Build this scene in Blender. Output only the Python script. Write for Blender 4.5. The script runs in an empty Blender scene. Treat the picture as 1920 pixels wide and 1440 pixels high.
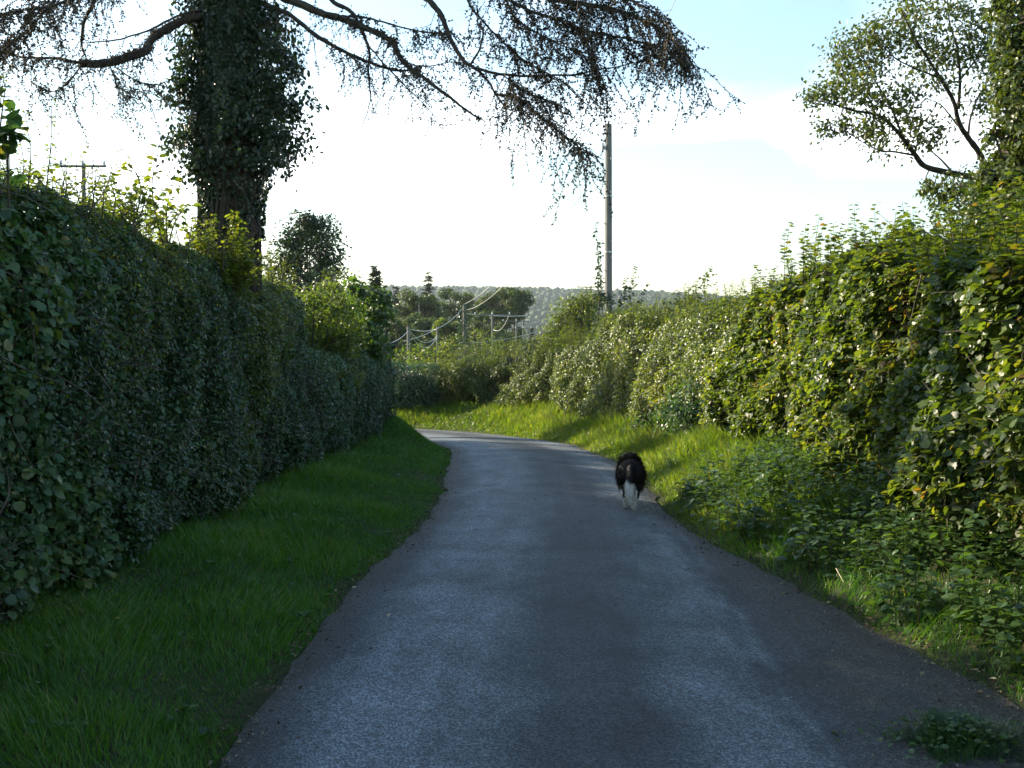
import bpy, math, random
import numpy as np
R = math.radians
rng = np.random.default_rng(7)
random.seed(7)
SC = bpy.context.scene
COL = SC.collection

# ------------------------------------------------------------------ camera
F_PX, HOR, CAM_H = 1870.0, 672.0, 1.55
cam_d = bpy.data.cameras.new('camera')
cam = bpy.data.objects.new('camera', cam_d); COL.objects.link(cam)
cam.location = (0, 0, CAM_H); cam.rotation_euler = (R(90), 0, 0)
cam_d.sensor_fit = 'HORIZONTAL'; cam_d.sensor_width = 36.0
cam_d.lens = 36.0 * F_PX / 1920.0
cam_d.shift_y = -(720.0 - HOR) / 1920.0
cam_d.clip_start = 0.05; cam_d.clip_end = 9000
SC.camera = cam

# ------------------------------------------------------------------ sky, sun, exposure
SUN_AZ, SUN_EL = 62.0, 23.8          # degrees to the left of the view direction, above the horizon
W = bpy.data.worlds.new('World'); SC.world = W; W.use_nodes = True
nt = W.node_tree; nt.nodes.clear()
def N(t, tp, **kw):
    n = t.nodes.new(tp)
    for k, v in kw.items(): setattr(n, k, v)
    return n
def L(t, a, b): t.links.new(a, b)
out = N(nt, 'ShaderNodeOutputWorld'); bg = N(nt, 'ShaderNodeBackground')
sky = N(nt, 'ShaderNodeTexSky'); sky.sky_type = 'NISHITA'; sky.sun_disc = False
sky.sun_elevation = R(SUN_EL); sky.sun_rotation = R(-SUN_AZ)
sky.air_density = 1.6; sky.dust_density = 1.0; sky.ozone_density = 3.5
tc = N(nt, 'ShaderNodeTexCoord'); sep = N(nt, 'ShaderNodeSeparateXYZ'); L(nt, tc.outputs['Generated'], sep.inputs[0])
def M(t, op, a, b=None, c=None):
    n = N(t, 'ShaderNodeMath', operation=op)
    for i, v in enumerate((a, b, c)):
        if v is None: continue
        if isinstance(v, (int, float)): n.inputs[i].default_value = v
        else: L(t, v, n.inputs[i])
    return n.outputs[0]
zc = M(nt, 'ADD', M(nt, 'MAXIMUM', sep.outputs[2], 0.0), 0.16)
cx = M(nt, 'DIVIDE', sep.outputs[0], zc); cy = M(nt, 'DIVIDE', sep.outputs[1], zc)
cmb = N(nt, 'ShaderNodeCombineXYZ'); L(nt, cx, cmb.inputs[0]); L(nt, cy, cmb.inputs[1]); cmb.inputs[2].default_value = 1.7
def noise(t, vec, scale, detail=5, rough=0.55, dist=0.0):
    n = N(t, 'ShaderNodeTexNoise'); n.inputs['Scale'].default_value = scale; n.inputs['Detail'].default_value = detail
    n.inputs['Roughness'].default_value = rough; n.inputs['Distortion'].default_value = dist
    if vec is not None: L(t, vec, n.inputs['Vector'])
    return n.outputs['Fac']
def ramp(t, fac, stops, interp='LINEAR'):
    n = N(t, 'ShaderNodeValToRGB'); e = n.color_ramp.elements; n.color_ramp.interpolation = interp
    while len(e) < len(stops): e.new(0.5)
    for i, (p, c) in enumerate(stops):
        e[i].position = p
        e[i].color = (c, c, c, 1) if isinstance(c, (int, float)) else (*c, 1)
    if fac is not None: L(t, fac, n.inputs['Fac'])
    return n.outputs['Color']
cl = noise(nt, cmb.outputs[0], 0.62, 5, 0.45, 0.25)
mask = ramp(nt, cl, [(0.57, 0.0), (0.78, 0.8)])
body = ramp(nt, noise(nt, cmb.outputs[0], 0.9, 5, 0.5), [(0.38, (8.0, 8.6, 9.6)), (0.56, (16, 16, 16.5))])
mixc = N(nt, 'ShaderNodeMix', data_type='RGBA'); L(nt, mask, mixc.inputs[0])
L(nt, sky.outputs[0], mixc.inputs[6]); L(nt, body, mixc.inputs[7])
L(nt, mixc.outputs[2], bg.inputs[0]); bg.inputs[1].default_value = 0.105
L(nt, bg.outputs[0], out.inputs[0])
sd = bpy.data.lights.new('sun', 'SUN'); sun = bpy.data.objects.new('sun', sd); COL.objects.link(sun)
sd.energy = 5.0; sd.angle = R(0.55); sd.color = (1.0, 0.86, 0.64)
sun.rotation_euler = (R(90 - SUN_EL), 0, R(-180 + SUN_AZ) )
SUNV = np.array([-math.sin(R(SUN_AZ)) * math.cos(R(SUN_EL)), math.cos(R(SUN_AZ)) * math.cos(R(SUN_EL)), math.sin(R(SUN_EL))])
import mathutils
sun.rotation_euler = mathutils.Vector(SUNV).to_track_quat('Z', 'Y').to_euler()
sun.location = tuple(SUNV * 60)
vs = SC.view_settings; vs.view_transform = 'Standard'; vs.look = 'None'; vs.exposure = 1.62; vs.gamma = 1.0; vs.use_curve_mapping = False
cy_ = SC.cycles
cy_.max_bounces = 7; cy_.diffuse_bounces = 3; cy_.glossy_bounces = 3; cy_.transmission_bounces = 5; cy_.volume_bounces = 0
cy_.transparent_max_bounces = 4; cy_.caustics_reflective = False; cy_.caustics_refractive = False
cy_.sample_clamp_indirect = 4.0; cy_.sample_clamp_direct = 0.0
cy_.use_denoising = True; cy_.denoiser = 'OPENIMAGEDENOISE'; cy_.use_adaptive_sampling = True; cy_.adaptive_threshold = 0.015

# ------------------------------------------------------------------ helpers
def P(x, y, D):
    """photo pixel (1920 wide) at depth D metres -> world point"""
    return np.array([(x - 960.0) / F_PX * D, D, CAM_H + (HOR - y) / F_PX * D])
def PL(pts, D0, D1=None):
    D1 = D0 if D1 is None else D1
    n = len(pts)
    return [P(x, y, D0 + (D1 - D0) * i / max(1, n - 1)) for i, (x, y) in enumerate(pts)]
def sm(x, a, b):
    t = np.clip((np.asarray(x, float) - a) / (b - a), 0, 1); return t * t * (3 - 2 * t)
def nrm(v): return v / np.maximum(np.linalg.norm(v, axis=-1, keepdims=True), 1e-9)
_ph = rng.uniform(0, 6.28, (12, 3)); _dr = nrm(rng.normal(size=(12, 3)))
def lump(p, freq=1.0):
    """cheap smooth 3-D noise about -1..1"""
    p = np.atleast_2d(p) * freq; o = np.zeros(len(p))
    for i, k in enumerate((1.7, 2.3, 2.9, 3.7, 4.6, 5.9, 7.3, 9.1)):
        q = p + 0.35 * np.sin(p[:, [1, 2, 0]] * k * 0.7 + _ph[i])
        o += np.sin(q @ _dr[i] * k + _ph[i, 0]) * (1.8 / k)
    return o / 1.9
class MB:
    """collects triangles with one random value per vertex"""
    def __init__(s): s.v, s.f, s.r, s.n = [], [], [], 0
    def add(s, v, f, r=0.5):
        v = np.asarray(v, float).reshape(-1, 3); f = np.asarray(f, int).reshape(-1, 3)
        s.v.append(v); s.f.append(f + s.n); s.n += len(v)
        s.r.append(np.full(len(v), r, float) if np.isscalar(r) else np.asarray(r, float)); return s
    def build(s, name, mat, parent=None, smooth=False, uv=None):
        if not s.v: return None
        V = np.concatenate(s.v); T = np.concatenate(s.f); Rn = np.concatenate(s.r)
        root = parent
        while root is not None and root.parent is not None: root = root.parent
        if root is not None: V = V - np.array(root.location)
        me = bpy.data.meshes.new(name)
        me.vertices.add(len(V)); me.vertices.foreach_set('co', V.astype(np.float32).ravel())
        me.loops.add(len(T) * 3); me.loops.foreach_set('vertex_index', T.astype(np.int32).ravel())
        me.polygons.add(len(T)); me.polygons.foreach_set('loop_start', (np.arange(len(T)) * 3).astype(np.int32))
        me.update(calc_edges=True)
        a = me.attributes.new('rnd', 'FLOAT', 'POINT'); a.data.foreach_set('value', Rn.astype(np.float32))
        if uv is not None:
            a = me.attributes.new('uvm', 'FLOAT_VECTOR', 'POINT')
            a.data.foreach_set('vector', np.c_[uv, np.zeros((len(uv), 3 - uv.shape[1]))].astype(np.float32).ravel())
        me.polygons.foreach_set('use_smooth', np.full(len(T), bool(smooth)))
        me.materials.append(mat)
        o = bpy.data.objects.new(name, me); COL.objects.link(o)
        if parent is not None: o.parent = parent
        return o
def empty(name, loc):
    o = bpy.data.objects.new(name, None); COL.objects.link(o); o.location = tuple(float(c) for c in loc); o.empty_display_size = 0.2
    return o
def tag(o, label=None, cat=None, group=None, kind=None):
    for k, v in (('label', label), ('category', cat), ('group', group), ('kind', kind)):
        if v: o[k] = v
    return o
def thing(name, label, cat, loc, group=None): return tag(empty(name, loc), label, cat, group)

def spline(pts, n):
    """Catmull-Rom through pts, n samples"""
    p = np.asarray(pts, float)
    if len(p) == 2: return p[0] + (p[1] - p[0]) * np.linspace(0, 1, n)[:, None]
    q = np.vstack([2 * p[0] - p[1], p, 2 * p[-1] - p[-2]])
    t = np.linspace(0, len(p) - 1 - 1e-6, n); i = t.astype(int); u = (t - i)[:, None]
    a, b, c, d = q[i], q[i + 1], q[i + 2], q[i + 3]
    return 0.5 * ((2 * b) + (-a + c) * u + (2 * a - 5 * b + 4 * c - d) * u ** 2 + (-a + 3 * b - 3 * c + d) * u ** 3)
def tube(mb, pts, r0, r1=None, sides=6, r=0.5, cap=True, rough=0.0):
    p = np.asarray(pts, float); n = len(p)
    rad = np.linspace(r0, r1, n) if r1 is not None and np.isscalar(r0) else (np.full(n, r0) if np.isscalar(r0) else np.asarray(r0))
    t = nrm(np.gradient(p, axis=0))
    ref = np.array([0, 0, 1.0]) if abs(t[0, 2]) < 0.9 else np.array([1.0, 0, 0])
    u = np.zeros_like(p); u[0] = nrm(np.cross(t[0], ref))
    for i in range(1, n):
        w = u[i - 1] - t[i] * (u[i - 1] @ t[i]); u[i] = nrm(w)
    v = np.cross(t, u)
    a = np.linspace(0, 2 * np.pi, sides, endpoint=False)
    rr = rad[:, None, None] * np.ones((n, sides, 1))
    if rough: rr = rr * (1 + rough * rng.uniform(-1, 1, (n, sides, 1)))
    ring = p[:, None, :] + rr * (np.cos(a)[None, :, None] * u[:, None, :] + np.sin(a)[None, :, None] * v[:, None, :])
    V = ring.reshape(-1, 3)
    i = np.arange(n - 1)[:, None] * sides; j = np.arange(sides)[None, :]; k = (j + 1) % sides
    A, B, C, D = i + j, i + k, i + sides + k, i + sides + j
    T = np.concatenate([np.stack([A, B, C], -1).reshape(-1, 3), np.stack([A, C, D], -1).reshape(-1, 3)])
    if cap:
        e = (n - 1) * sides
        T = np.concatenate([T, [[e, e + q, e + q + 1] for q in range(1, sides - 1)], [[0, q + 1, q] for q in range(1, sides - 1)]])
    mb.add(V, T, r)
# leaf templates: base at origin, tip along +Y, upper side +Z
def T_(v, f): return np.array(v, float), np.array(f, int)
LEAF2 = T_([(0, 0, 0), (.31, .45, .07), (0, 1, -.1), (-.31, .45, .07)], [(0, 1, 2), (0, 2, 3)])
LEAF4 = T_([(0, 0, 0), (.30, .30, .06), (.27, .66, .03), (0, 1, -.16), (-.27, .66, .03), (-.30, .30, .06), (0, .5, -.02)],
           [(0, 1, 6), (1, 2, 6), (2, 3, 6), (3, 4, 6), (4, 5, 6), (5, 0, 6)])
_h = [(.0, .0), (.22, .02), (.40, .18), (.46, .36), (.43, .52), (.37, .66), (.24, .82), (.1, .92), (0, 1.06)]
_hv = [(0, .0, 0), (0, .3, -.03), (0, .6, -.03), (0, .85, -.08)]
_v = list(_hv); _r = []; _l = []
for i, (x, y) in enumerate(_h[1:-1]):
    _r.append(len(_v)); _v.append((x * (1.06 if i % 2 else .95), y, .09 * (x / .46) - .1 * y * y))
    _l.append(len(_v)); _v.append((-x * (1.06 if i % 2 else .95), y, .09 * (x / .46) - .1 * y * y))
_tip = len(_v); _v.append((0, 1.06, -.2))
def _fan(side, flip):
    f = []; mid = [0, 0, 1, 1, 2, 2, 3]
    for i in range(len(side) - 1):
        a, b = side[i], side[i + 1]; m0, m1 = mid[i], mid[i + 1]
        f.append((m0, a, b)); 
        if m0 != m1: f.append((m0, b, m1))
    f.append((3, side[-1], _tip))
    return [(a, c, b) for a, b, c in f] if flip else f
HAZEL = T_(_v, _fan(_r, False) + _fan(_l, True))
_o = [(.14, .0), (.36, -.04), (.42, .12), (.54, .26), (.46, .40), (.47, .60), (.32, .66), (.16, .84), (0, .98)]
_o = _o + [(-x, y) for x, y in _o[-2::-1]]
MAPLE = T_([(0, .32, -.03)] + [(x, y, .10 * abs(x) - .14 * max(0, y - .3)) for x, y in _o] + [(0, -.02, 0)],
           [(0, i + 1, i + 2) for i in range(len(_o) - 1)] + [(0, len(_o), len(_o) + 1), (0, len(_o) + 1, 1)])
MAPLE5 = T_([(0, 0, 0), (.40, .08, .05), (.36, .3, .03), (.44, .58, .03), (.22, .68, 0), (0, 1, -.1), (-.22, .68, 0), (-.44, .58, .03), (-.36, .3, .03), (-.40, .08, .05)],
            [(0, 1, 2), (0, 2, 8), (0, 8, 9), (2, 3, 4), (2, 4, 8), (4, 6, 8), (4, 5, 6), (6, 7, 8)])
CONE = T_([(0, 0, 0), (.3, .45, .1), (-.12, .5, .3), (-.2, .45, -.28), (0, 1, 0)], [(0, 1, 2), (0, 2, 3), (0, 3, 1), (4, 2, 1), (4, 3, 2), (4, 1, 3)])
BLADE = T_([(-.5, 0, 0), (.5, 0, 0), (-.38, .5, .10), (.38, .5, .10), (0, 1, .42)], [(0, 1, 3), (0, 3, 2), (2, 3, 4)])
def frames(nor, tip):
    z = nrm(nor); y = nrm(tip - z * np.sum(tip * z, -1, keepdims=True)); x = np.cross(y, z)
    return np.stack([x, y, z], -1)
def scatter(mb, tpl, pos, nor, tip, size, r, widen=None):
    tv, tf = tpl; n = len(pos)
    if n == 0: return
    Rm = frames(nor, tip); s = np.broadcast_to(np.asarray(size, float), (n,))
    q = tv[None] * s[:, None, None]
    if widen is not None: q = q.copy(); q[:, :, 0] *= np.broadcast_to(widen, (n,))[:, None]
    V = np.einsum('nij,nkj->nki', Rm, q) + pos[:, None, :]
    T = tf[None] + (np.arange(n) * len(tv))[:, None, None]
    mb.add(V.reshape(-1, 3), T.reshape(-1, 3), np.repeat(np.broadcast_to(np.asarray(r, float), (n,)), len(tv)))
def rdir(n): return nrm(rng.normal(size=(n, 3)))

# ------------------------------------------------------------------ materials
def newmat(name):
    m = bpy.data.materials.new(name); m.use_nodes = True; m.node_tree.nodes.clear(); return m, m.node_tree
def attr(t, name):
    n = N(t, 'ShaderNodeAttribute'); n.attribute_name = name; return n
def leafmat(name, stops, trans, rough=0.38, tw=0.45, spec=0.5, per_object=False):
    m, t = newmat(name)
    o = N(t, 'ShaderNodeOutputMaterial'); p = N(t, 'ShaderNodeBsdfPrincipled'); tr = N(t, 'ShaderNodeBsdfTranslucent'); mx = N(t, 'ShaderNodeMixShader')
    v = N(t, 'ShaderNodeObjectInfo').outputs['Random'] if per_object else attr(t, 'rnd').outputs['Fac']
    geo = N(t, 'ShaderNodeNewGeometry')
    n1 = noise(t, geo.outputs['Position'], 1.3, 3)
    n2 = noise(t, geo.outputs['Position'], 42.0, 2)
    vv = M(t, 'ADD', v, M(t, 'ADD', M(t, 'MULTIPLY', M(t, 'SUBTRACT', n1, 0.5), 0.55), M(t, 'MULTIPLY', M(t, 'SUBTRACT', n2, 0.5), 0.3)))
    c = ramp(t, vv, stops)
    L(t, c, p.inputs['Base Color']); p.inputs['Roughness'].default_value = rough; p.inputs['Specular IOR Level'].default_value = spec
    hs = N(t, 'ShaderNodeMix', data_type='RGBA', blend_type='MULTIPLY'); hs.inputs[0].default_value = 1.0
    L(t, c, hs.inputs[6]); hs.inputs[7].default_value = (*trans, 1); L(t, hs.outputs[2], tr.inputs[0])
    mx.inputs[0].default_value = tw; L(t, p.outputs[0], mx.inputs[1]); L(t, tr.outputs[0], mx.inputs[2]); L(t, mx.outputs[0], o.inputs[0])
    return m
def plain(name, stops, scale=8.0, rough=0.85, bump=0.0, stretch=(1, 1, 1), use_rnd=0.0, spec=0.3, metal=0.0, bscale=None):
    m, t = newmat(name)
    o = N(t, 'ShaderNodeOutputMaterial'); p = N(t, 'ShaderNodeBsdfPrincipled')
    geo = N(t, 'ShaderNodeNewGeometry'); mp = N(t, 'ShaderNodeMapping'); mp.inputs['Scale'].default_value = stretch
    L(t, geo.outputs['Position'], mp.inputs[0])
    f = noise(t, mp.outputs[0], scale, 6, 0.6)
    if use_rnd: f = M(t, 'ADD', f, M(t, 'MULTIPLY', M(t, 'SUBTRACT', attr(t, 'rnd').outputs['Fac'], 0.5), use_rnd))
    L(t, ramp(t, f, stops), p.inputs['Base Color'])
    p.inputs['Roughness'].default_value = rough; p.inputs['Specular IOR Level'].default_value = spec; p.inputs['Metallic'].default_value = metal
    if bump:
        b = N(t, 'ShaderNodeBump'); b.inputs['Strength'].default_value = bump; b.inputs['Distance'].default_value = 0.03
        L(t, noise(t, mp.outputs[0], bscale or scale * 3, 6, 0.7), b.inputs['Height']); L(t, b.outputs[0], p.inputs['Normal'])
    L(t, p.outputs[0], o.inputs[0]); return m
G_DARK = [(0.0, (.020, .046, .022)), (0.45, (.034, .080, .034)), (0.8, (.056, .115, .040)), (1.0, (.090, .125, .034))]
G_HAZ = [(0.0, (.024, .058, .026)), (0.5, (.042, .098, .038)), (0.9, (.075, .13, .034)), (1.0, (.13, .12, .025))]
G_MAP = [(0.0, (.034, .064, .016)), (0.45, (.062, .106, .022)), (0.8, (.095, .132, .025)), (0.97, (.125, .132, .026)), (1.0, (.14, .09, .028))]
G_THORN = [(0.0, (.045, .074, .018)), (0.5, (.082, .120, .026)), (0.85, (.125, .150, .030)), (1.0, (.16, .15, .035))]
G_LIGHT = [(0.0, (.050, .090, .018)), (0.5, (.085, .130, .024)), (1.0, (.14, .155, .03))]
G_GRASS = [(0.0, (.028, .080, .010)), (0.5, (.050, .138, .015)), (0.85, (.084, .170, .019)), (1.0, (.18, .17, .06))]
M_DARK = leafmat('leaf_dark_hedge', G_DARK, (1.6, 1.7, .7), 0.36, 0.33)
M_HAZ = leafmat('leaf_hazel', G_HAZ, (1.8, 1.8, .7), 0.42, 0.32, 0.4)
M_HAZ_O = leafmat('leaf_hazel_single', G_HAZ, (1.8, 1.8, .7), 0.42, 0.32, 0.4, True)
M_SPRIG = leafmat('leaf_sprig', G_LIGHT, (2.2, 2.0, .6), 0.4, 0.5)
M_MAP = leafmat('leaf_maple', G_MAP, (2.3, 2.0, .5), 0.40, 0.48, 0.55)
M_MAP_O = leafmat('leaf_maple_single', G_MAP, (2.3, 2.0, .5), 0.40, 0.48, 0.55, True)
M_THORN = leafmat('leaf_hawthorn', G_THORN, (2.2, 2.0, .6), 0.40, 0.48, 0.5)
M_NET = leafmat('leaf_nettle', [(0, (.030, .065, .018)), (.6, (.060, .115, .030)), (1, (.10, .15, .04))], (2.0, 2.0, .6), 0.45, 0.42)
M_IVY = leafmat('leaf_ivy', [(0, (.010, .024, .010)), (.6, (.022, .046, .016)), (1, (.050, .075, .020))], (1.6, 1.6, .5), 0.28, 0.2, 0.5)
M_ASH = leafmat('leaf_ash', [(0, (.035, .058, .018)), (.6, (.062, .090, .024)), (1, (.11, .115, .028))], (2.0, 1.9, .6), 0.38, 0.4)
M_FAR = leafmat('leaf_far_tree', [(0, (.030, .055, .018)), (.6, (.055, .085, .022)), (1, (.10, .10, .028))], (1.9, 1.9, .6), 0.5, 0.35)
M_FIR = leafmat('leaf_conifer', [(0, (.016, .030, .018)), (.6, (.026, .046, .024)), (1, (.045, .06, .028))], (1.4, 1.4, .6), 0.55, 0.15)
M_WOOD = leafmat('leaf_hill_wood', [(0, (.016, .034, .016)), (.6, (.028, .054, .020)), (1, (.050, .072, .024))], (1.5, 1.5, .6), 0.7, 0.2, 0.2)
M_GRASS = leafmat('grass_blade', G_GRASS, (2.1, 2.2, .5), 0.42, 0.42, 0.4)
M_GRASS_LIT = leafmat('sunlit_bank_grass_blade', [(0.0, (.045, .085, .012)), (0.5, (.078, .135, .018)), (0.85, (.115, .165, .026)), (1.0, (.22, .20, .07))], (2.2, 2.1, .6), 0.42, 0.48, 0.4)  # lit copy of the grass: sunlight put into a paler, yellower colour
M_TUFT = leafmat('larch_tuft', [(0, (.032, .025, .016)), (.55, (.075, .056, .030)), (.85, (.13, .085, .042)), (1, (.10, .10, .035))], (1.6, 1.35, .8), 0.6, 0.4)
M_BARK = plain('bark', [(.25, (.020, .017, .014)), (.55, (.052, .042, .033)), (.8, (.10, .085, .065))], 9, 0.9, 1.0, (1, 1, .25))
M_LARCH = plain('larch_bark', [(.25, (.016, .011, .008)), (.5, (.055, .036, .026)), (.75, (.12, .080, .058))], 11, 0.9, 1.0, (1, 1, .3))
M_TWIG = plain('twig', [(.3, (.038, .030, .022)), (.7, (.11, .09, .068))], 14, 0.8)
M_STEM = plain('green_stem', [(.3, (.06, .05, .025)), (.7, (.12, .10, .04))], 20, 0.6)
M_CORE = plain('hedge_shade_core', [(.3, (.020, .026, .014)), (.7, (.055, .058, .030))], 12, 0.95, 1.0)  # dark tone stands in for the shade between the leaves
M_POLE = plain('weathered_pole', [(.25, (.08, .078, .072)), (.5, (.16, .155, .145)), (.8, (.26, .25, .23))], 10, 0.85, 0.6, (3, 3, .15))
M_METAL = plain('galvanised', [(.3, (.35, .36, .37)), (.7, (.55, .56, .57))], 20, 0.38, 0, metal=0.8)
M_WIRE = plain('wire', [(.3, (.55, .55, .55)), (.7, (.72, .72, .70))], 5, 0.30, 0, metal=0.5)
M_CER = plain('insulator', [(.3, (.5, .5, .5)), (.7, (.7, .7, .7))], 5, 0.25)
M_SOIL = plain('verge_soil', [(.25, (.020, .024, .010)), (.5, (.035, .045, .015)), (.75, (.060, .060, .026))], 9, 0.95, 1.0)
M_FIELD = plain('field', [(.25, (.040, .070, .018)), (.5, (.060, .100, .022)), (.75, (.095, .120, .035))], .06, 0.95, 0.2)
M_STRAW = plain('dry_stem', [(.3, (.28, .22, .13)), (.7, (.42, .35, .22))], 30, 0.7)
M_DEAD = leafmat('fallen_leaf', [(0, (.16, .09, .04)), (.6, (.26, .17, .07)), (1, (.42, .36, .22))], (1.2, 1.1, .8), 0.6, 0.15, 0.3, True)
M_LIT = leafmat('litter', [(0, (.020, .014, .009)), (.6, (.060, .040, .022)), (.9, (.13, .09, .05)), (1, (.25, .2, .12))], (1.1, 1.1, .8), 0.8, 0.1, 0.2)
M_GRIT = plain('grit', [(.3, (.08, .075, .07)), (.7, (.22, .20, .18))], 40, 0.9, use_rnd=0.8)
M_YEL = plain('yellow_petal', [(.3, (.55, .42, .02)), (.7, (.70, .55, .04))], 30, 0.5)

# lane surface: worn chippings, wheel tracks, dusty pale edge, dark damp middle
M_LANE, t = newmat('worn_lane')
o = N(t, 'ShaderNodeOutputMaterial'); p = N(t, 'ShaderNodeBsdfPrincipled'); L(t, p.outputs[0], o.inputs[0])
uv = attr(t, 'uvm').outputs['Vector']; su = N(t, 'ShaderNodeSeparateXYZ'); L(t, uv, su.inputs[0])
warp = M(t, 'MULTIPLY', M(t, 'SUBTRACT', noise(t, uv, 0.9, 4), 0.5), 0.55)
uw = M(t, 'ADD', su.outputs[0], warp)
prof = ramp(t, M(t, 'DIVIDE', M(t, 'ADD', uw, 1.5), 4.5), [
    (0.00, .034), (0.09, .058), (0.16, .140), (0.26, .122), (0.35, .046), (0.44, .042), (0.50, .090), (0.57, .122), (0.595, .046), (0.612, .046), (0.66, .040), (1.0, .036)])
line = ramp(t, M(t, 'ABSOLUTE', M(t, 'SUBTRACT', M(t, 'ADD', su.outputs[0], M(t, 'MULTIPLY', M(t, 'SUBTRACT', noise(t, uv, 1.7, 5), .5), .22)), 1.17)), [(0.0, .085), (.03, .04), (.075, 0)])
line_k = ramp(t, noise(t, uv, 1.3, 5, .7), [(.42, .15), (.6, 1.0)])
blot = ramp(t, noise(t, uv, 1.6, 6, .62, .4), [(.30, .55), (.5, 1.0), (.70, 1.4)])
streak_m = N(t, 'ShaderNodeMapping'); streak_m.inputs['Scale'].default_value = (6.0, .35, 1); L(t, uv, streak_m.inputs[0])
streak = ramp(t, noise(t, streak_m.outputs[0], 1.0, 4), [(.3, .85), (.7, 1.15)])
chip = N(t, 'ShaderNodeTexVoronoi'); chip.inputs['Scale'].default_value = 85.0; L(t, uv, chip.inputs['Vector'])
chipc = ramp(t, N(t, 'ShaderNodeSeparateColor').outputs[0], [(0, .42), (.5, .9), (1, 1.9)])
sc_ = [n for n in t.nodes if n.bl_idname == 'ShaderNodeSeparateColor'][0]; L(t, chip.outputs['Color'], sc_.inputs[0])
fine = ramp(t, noise(t, uv, 160, 3), [(.3, .75), (.7, 1.25)])
def mul(a, b):
    n = N(t, 'ShaderNodeMix', data_type='RGBA', blend_type='MULTIPLY'); n.inputs[0].default_value = 1.0
    L(t, a, n.inputs[6]); L(t, b, n.inputs[7]); return n.outputs[2]
base = N(t, 'ShaderNodeMix', data_type='RGBA', blend_type='ADD'); base.inputs[0].default_value = 1.0
L(t, prof, base.inputs[6]); L(t, mul(line, line_k), base.inputs[7])
wv_ = N(t, 'ShaderNodeVectorMath', operation='ADD'); L(t, uv, wv_.inputs[0]); nw = N(t, 'ShaderNodeTexNoise'); nw.inputs['Scale'].default_value = 2.5; nw.inputs['Detail'].default_value = 5; L(t, uv, nw.inputs['Vector']); L(t, nw.outputs['Color'], wv_.inputs[1])
crk = N(t, 'ShaderNodeTexVoronoi', feature='DISTANCE_TO_EDGE'); crk.inputs['Scale'].default_value = .35; L(t, wv_.outputs[0], crk.inputs['Vector'])
crack = ramp(t, M(t, 'ADD', crk.outputs['Distance'], M(t, 'MULTIPLY', ramp(t, noise(t, uv, .7, 3), [(.56, 1.0), (.66, 0.0)]), .1)), [(.0, .72), (.012, .85), (.022, 1.0)])
col = mul(mul(mul(mul(mul(base.outputs[2], blot), streak), chipc), fine), crack)
tint = N(t, 'ShaderNodeMix', data_type='RGBA', blend_type='MULTIPLY'); tint.inputs[0].default_value = 1.0; tint.inputs[7].default_value = (.85, 1.0, 1.11, 1)
L(t, col, tint.inputs[6])
edge = M(t, 'ADD', su.outputs[2], M(t, 'MULTIPLY', M(t, 'SUBTRACT', noise(t, uv, 5.5, 6, .7), .5), .34))
strip = N(t, 'ShaderNodeMix', data_type='RGBA'); L(t, M(t, 'MULTIPLY', ramp(t, M(t, 'DIVIDE', uw, 3.0), [(.40, 0.0), (.52, .75)]), ramp(t, noise(t, uv, 2.2, 5, .65), [(.35, .25), (.6, 1.0)])), strip.inputs[0])
L(t, tint.outputs[2], strip.inputs[6]); L(t, mul(ramp(t, noise(t, uv, 30, 5, .7), [(.3, (.026, .022, .017)), (.7, (.080, .068, .052))]), chipc), strip.inputs[7])
soil = N(t, 'ShaderNodeMix', data_type='RGBA'); L(t, ramp(t, edge, [(.0, .9), (.10, .5), (.27, 0.0)]), soil.inputs[0])
L(t, strip.outputs[2], soil.inputs[6]); L(t, ramp(t, noise(t, uv, 38, 5, .7), [(.35, (.018, .016, .011)), (.55, (.042, .036, .026)), (.75, (.085, .072, .05))]), soil.inputs[7])
L(t, soil.outputs[2], p.inputs['Base Color'])
p.inputs['Roughness'].default_value = 0.72; p.inputs['Specular IOR Level'].default_value = 0.35
b = N(t, 'ShaderNodeBump'); b.inputs['Strength'].default_value = 1.0; b.inputs['Distance'].default_value = 0.006
L(t, chip.outputs['Distance'], b.inputs['Height']); L(t, b.outputs[0], p.inputs['Normal'])

# ------------------------------------------------------------------ ground and lane
def ground_z(x, y):
    x = np.asarray(x, float); y = np.asarray(y, float)
    z = -3.8 * sm(y, 27, 55) - 8 * sm(y, 80, 320)
    ridge = 95 - 0.030 * (x + 150) + 6 * np.sin(x / 260.0 + 1) - 26 * sm(x, 180, 620)
    z = z + (ridge + 12) * sm(y, 520, 1500) * (1 - 0.35 * sm(y, 1700, 3500))
    return z
rad = np.concatenate([[0.01], np.geomspace(3, 5200, 90)]); ang = np.linspace(0, 2 * np.pi, 145)[:-1]
RR, AA = np.meshgrid(rad, ang, indexing='ij'); gx = RR * np.sin(AA); gy = RR * np.cos(AA)
gz = ground_z(gx, gy) - 0.10 - .5 * sm(gy, 9, 16)
n, m_ = RR.shape; i = np.arange(n - 1)[:, None] * m_; j = np.arange(m_)[None]; k = (j + 1) % m_
T = np.concatenate([np.stack([i + j, i + m_ + k, i + m_ + j], -1).reshape(-1, 3), np.stack([i + j, i + k, i + m_ + k], -1).reshape(-1, 3)])
g = MB().add(np.stack([gx, gy, gz], -1), T[:, ::-1]).build('ground', M_FIELD, smooth=True); tag(g, 'rolling green ground falling away to a wooded hill', 'ground', kind='structure')

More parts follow.
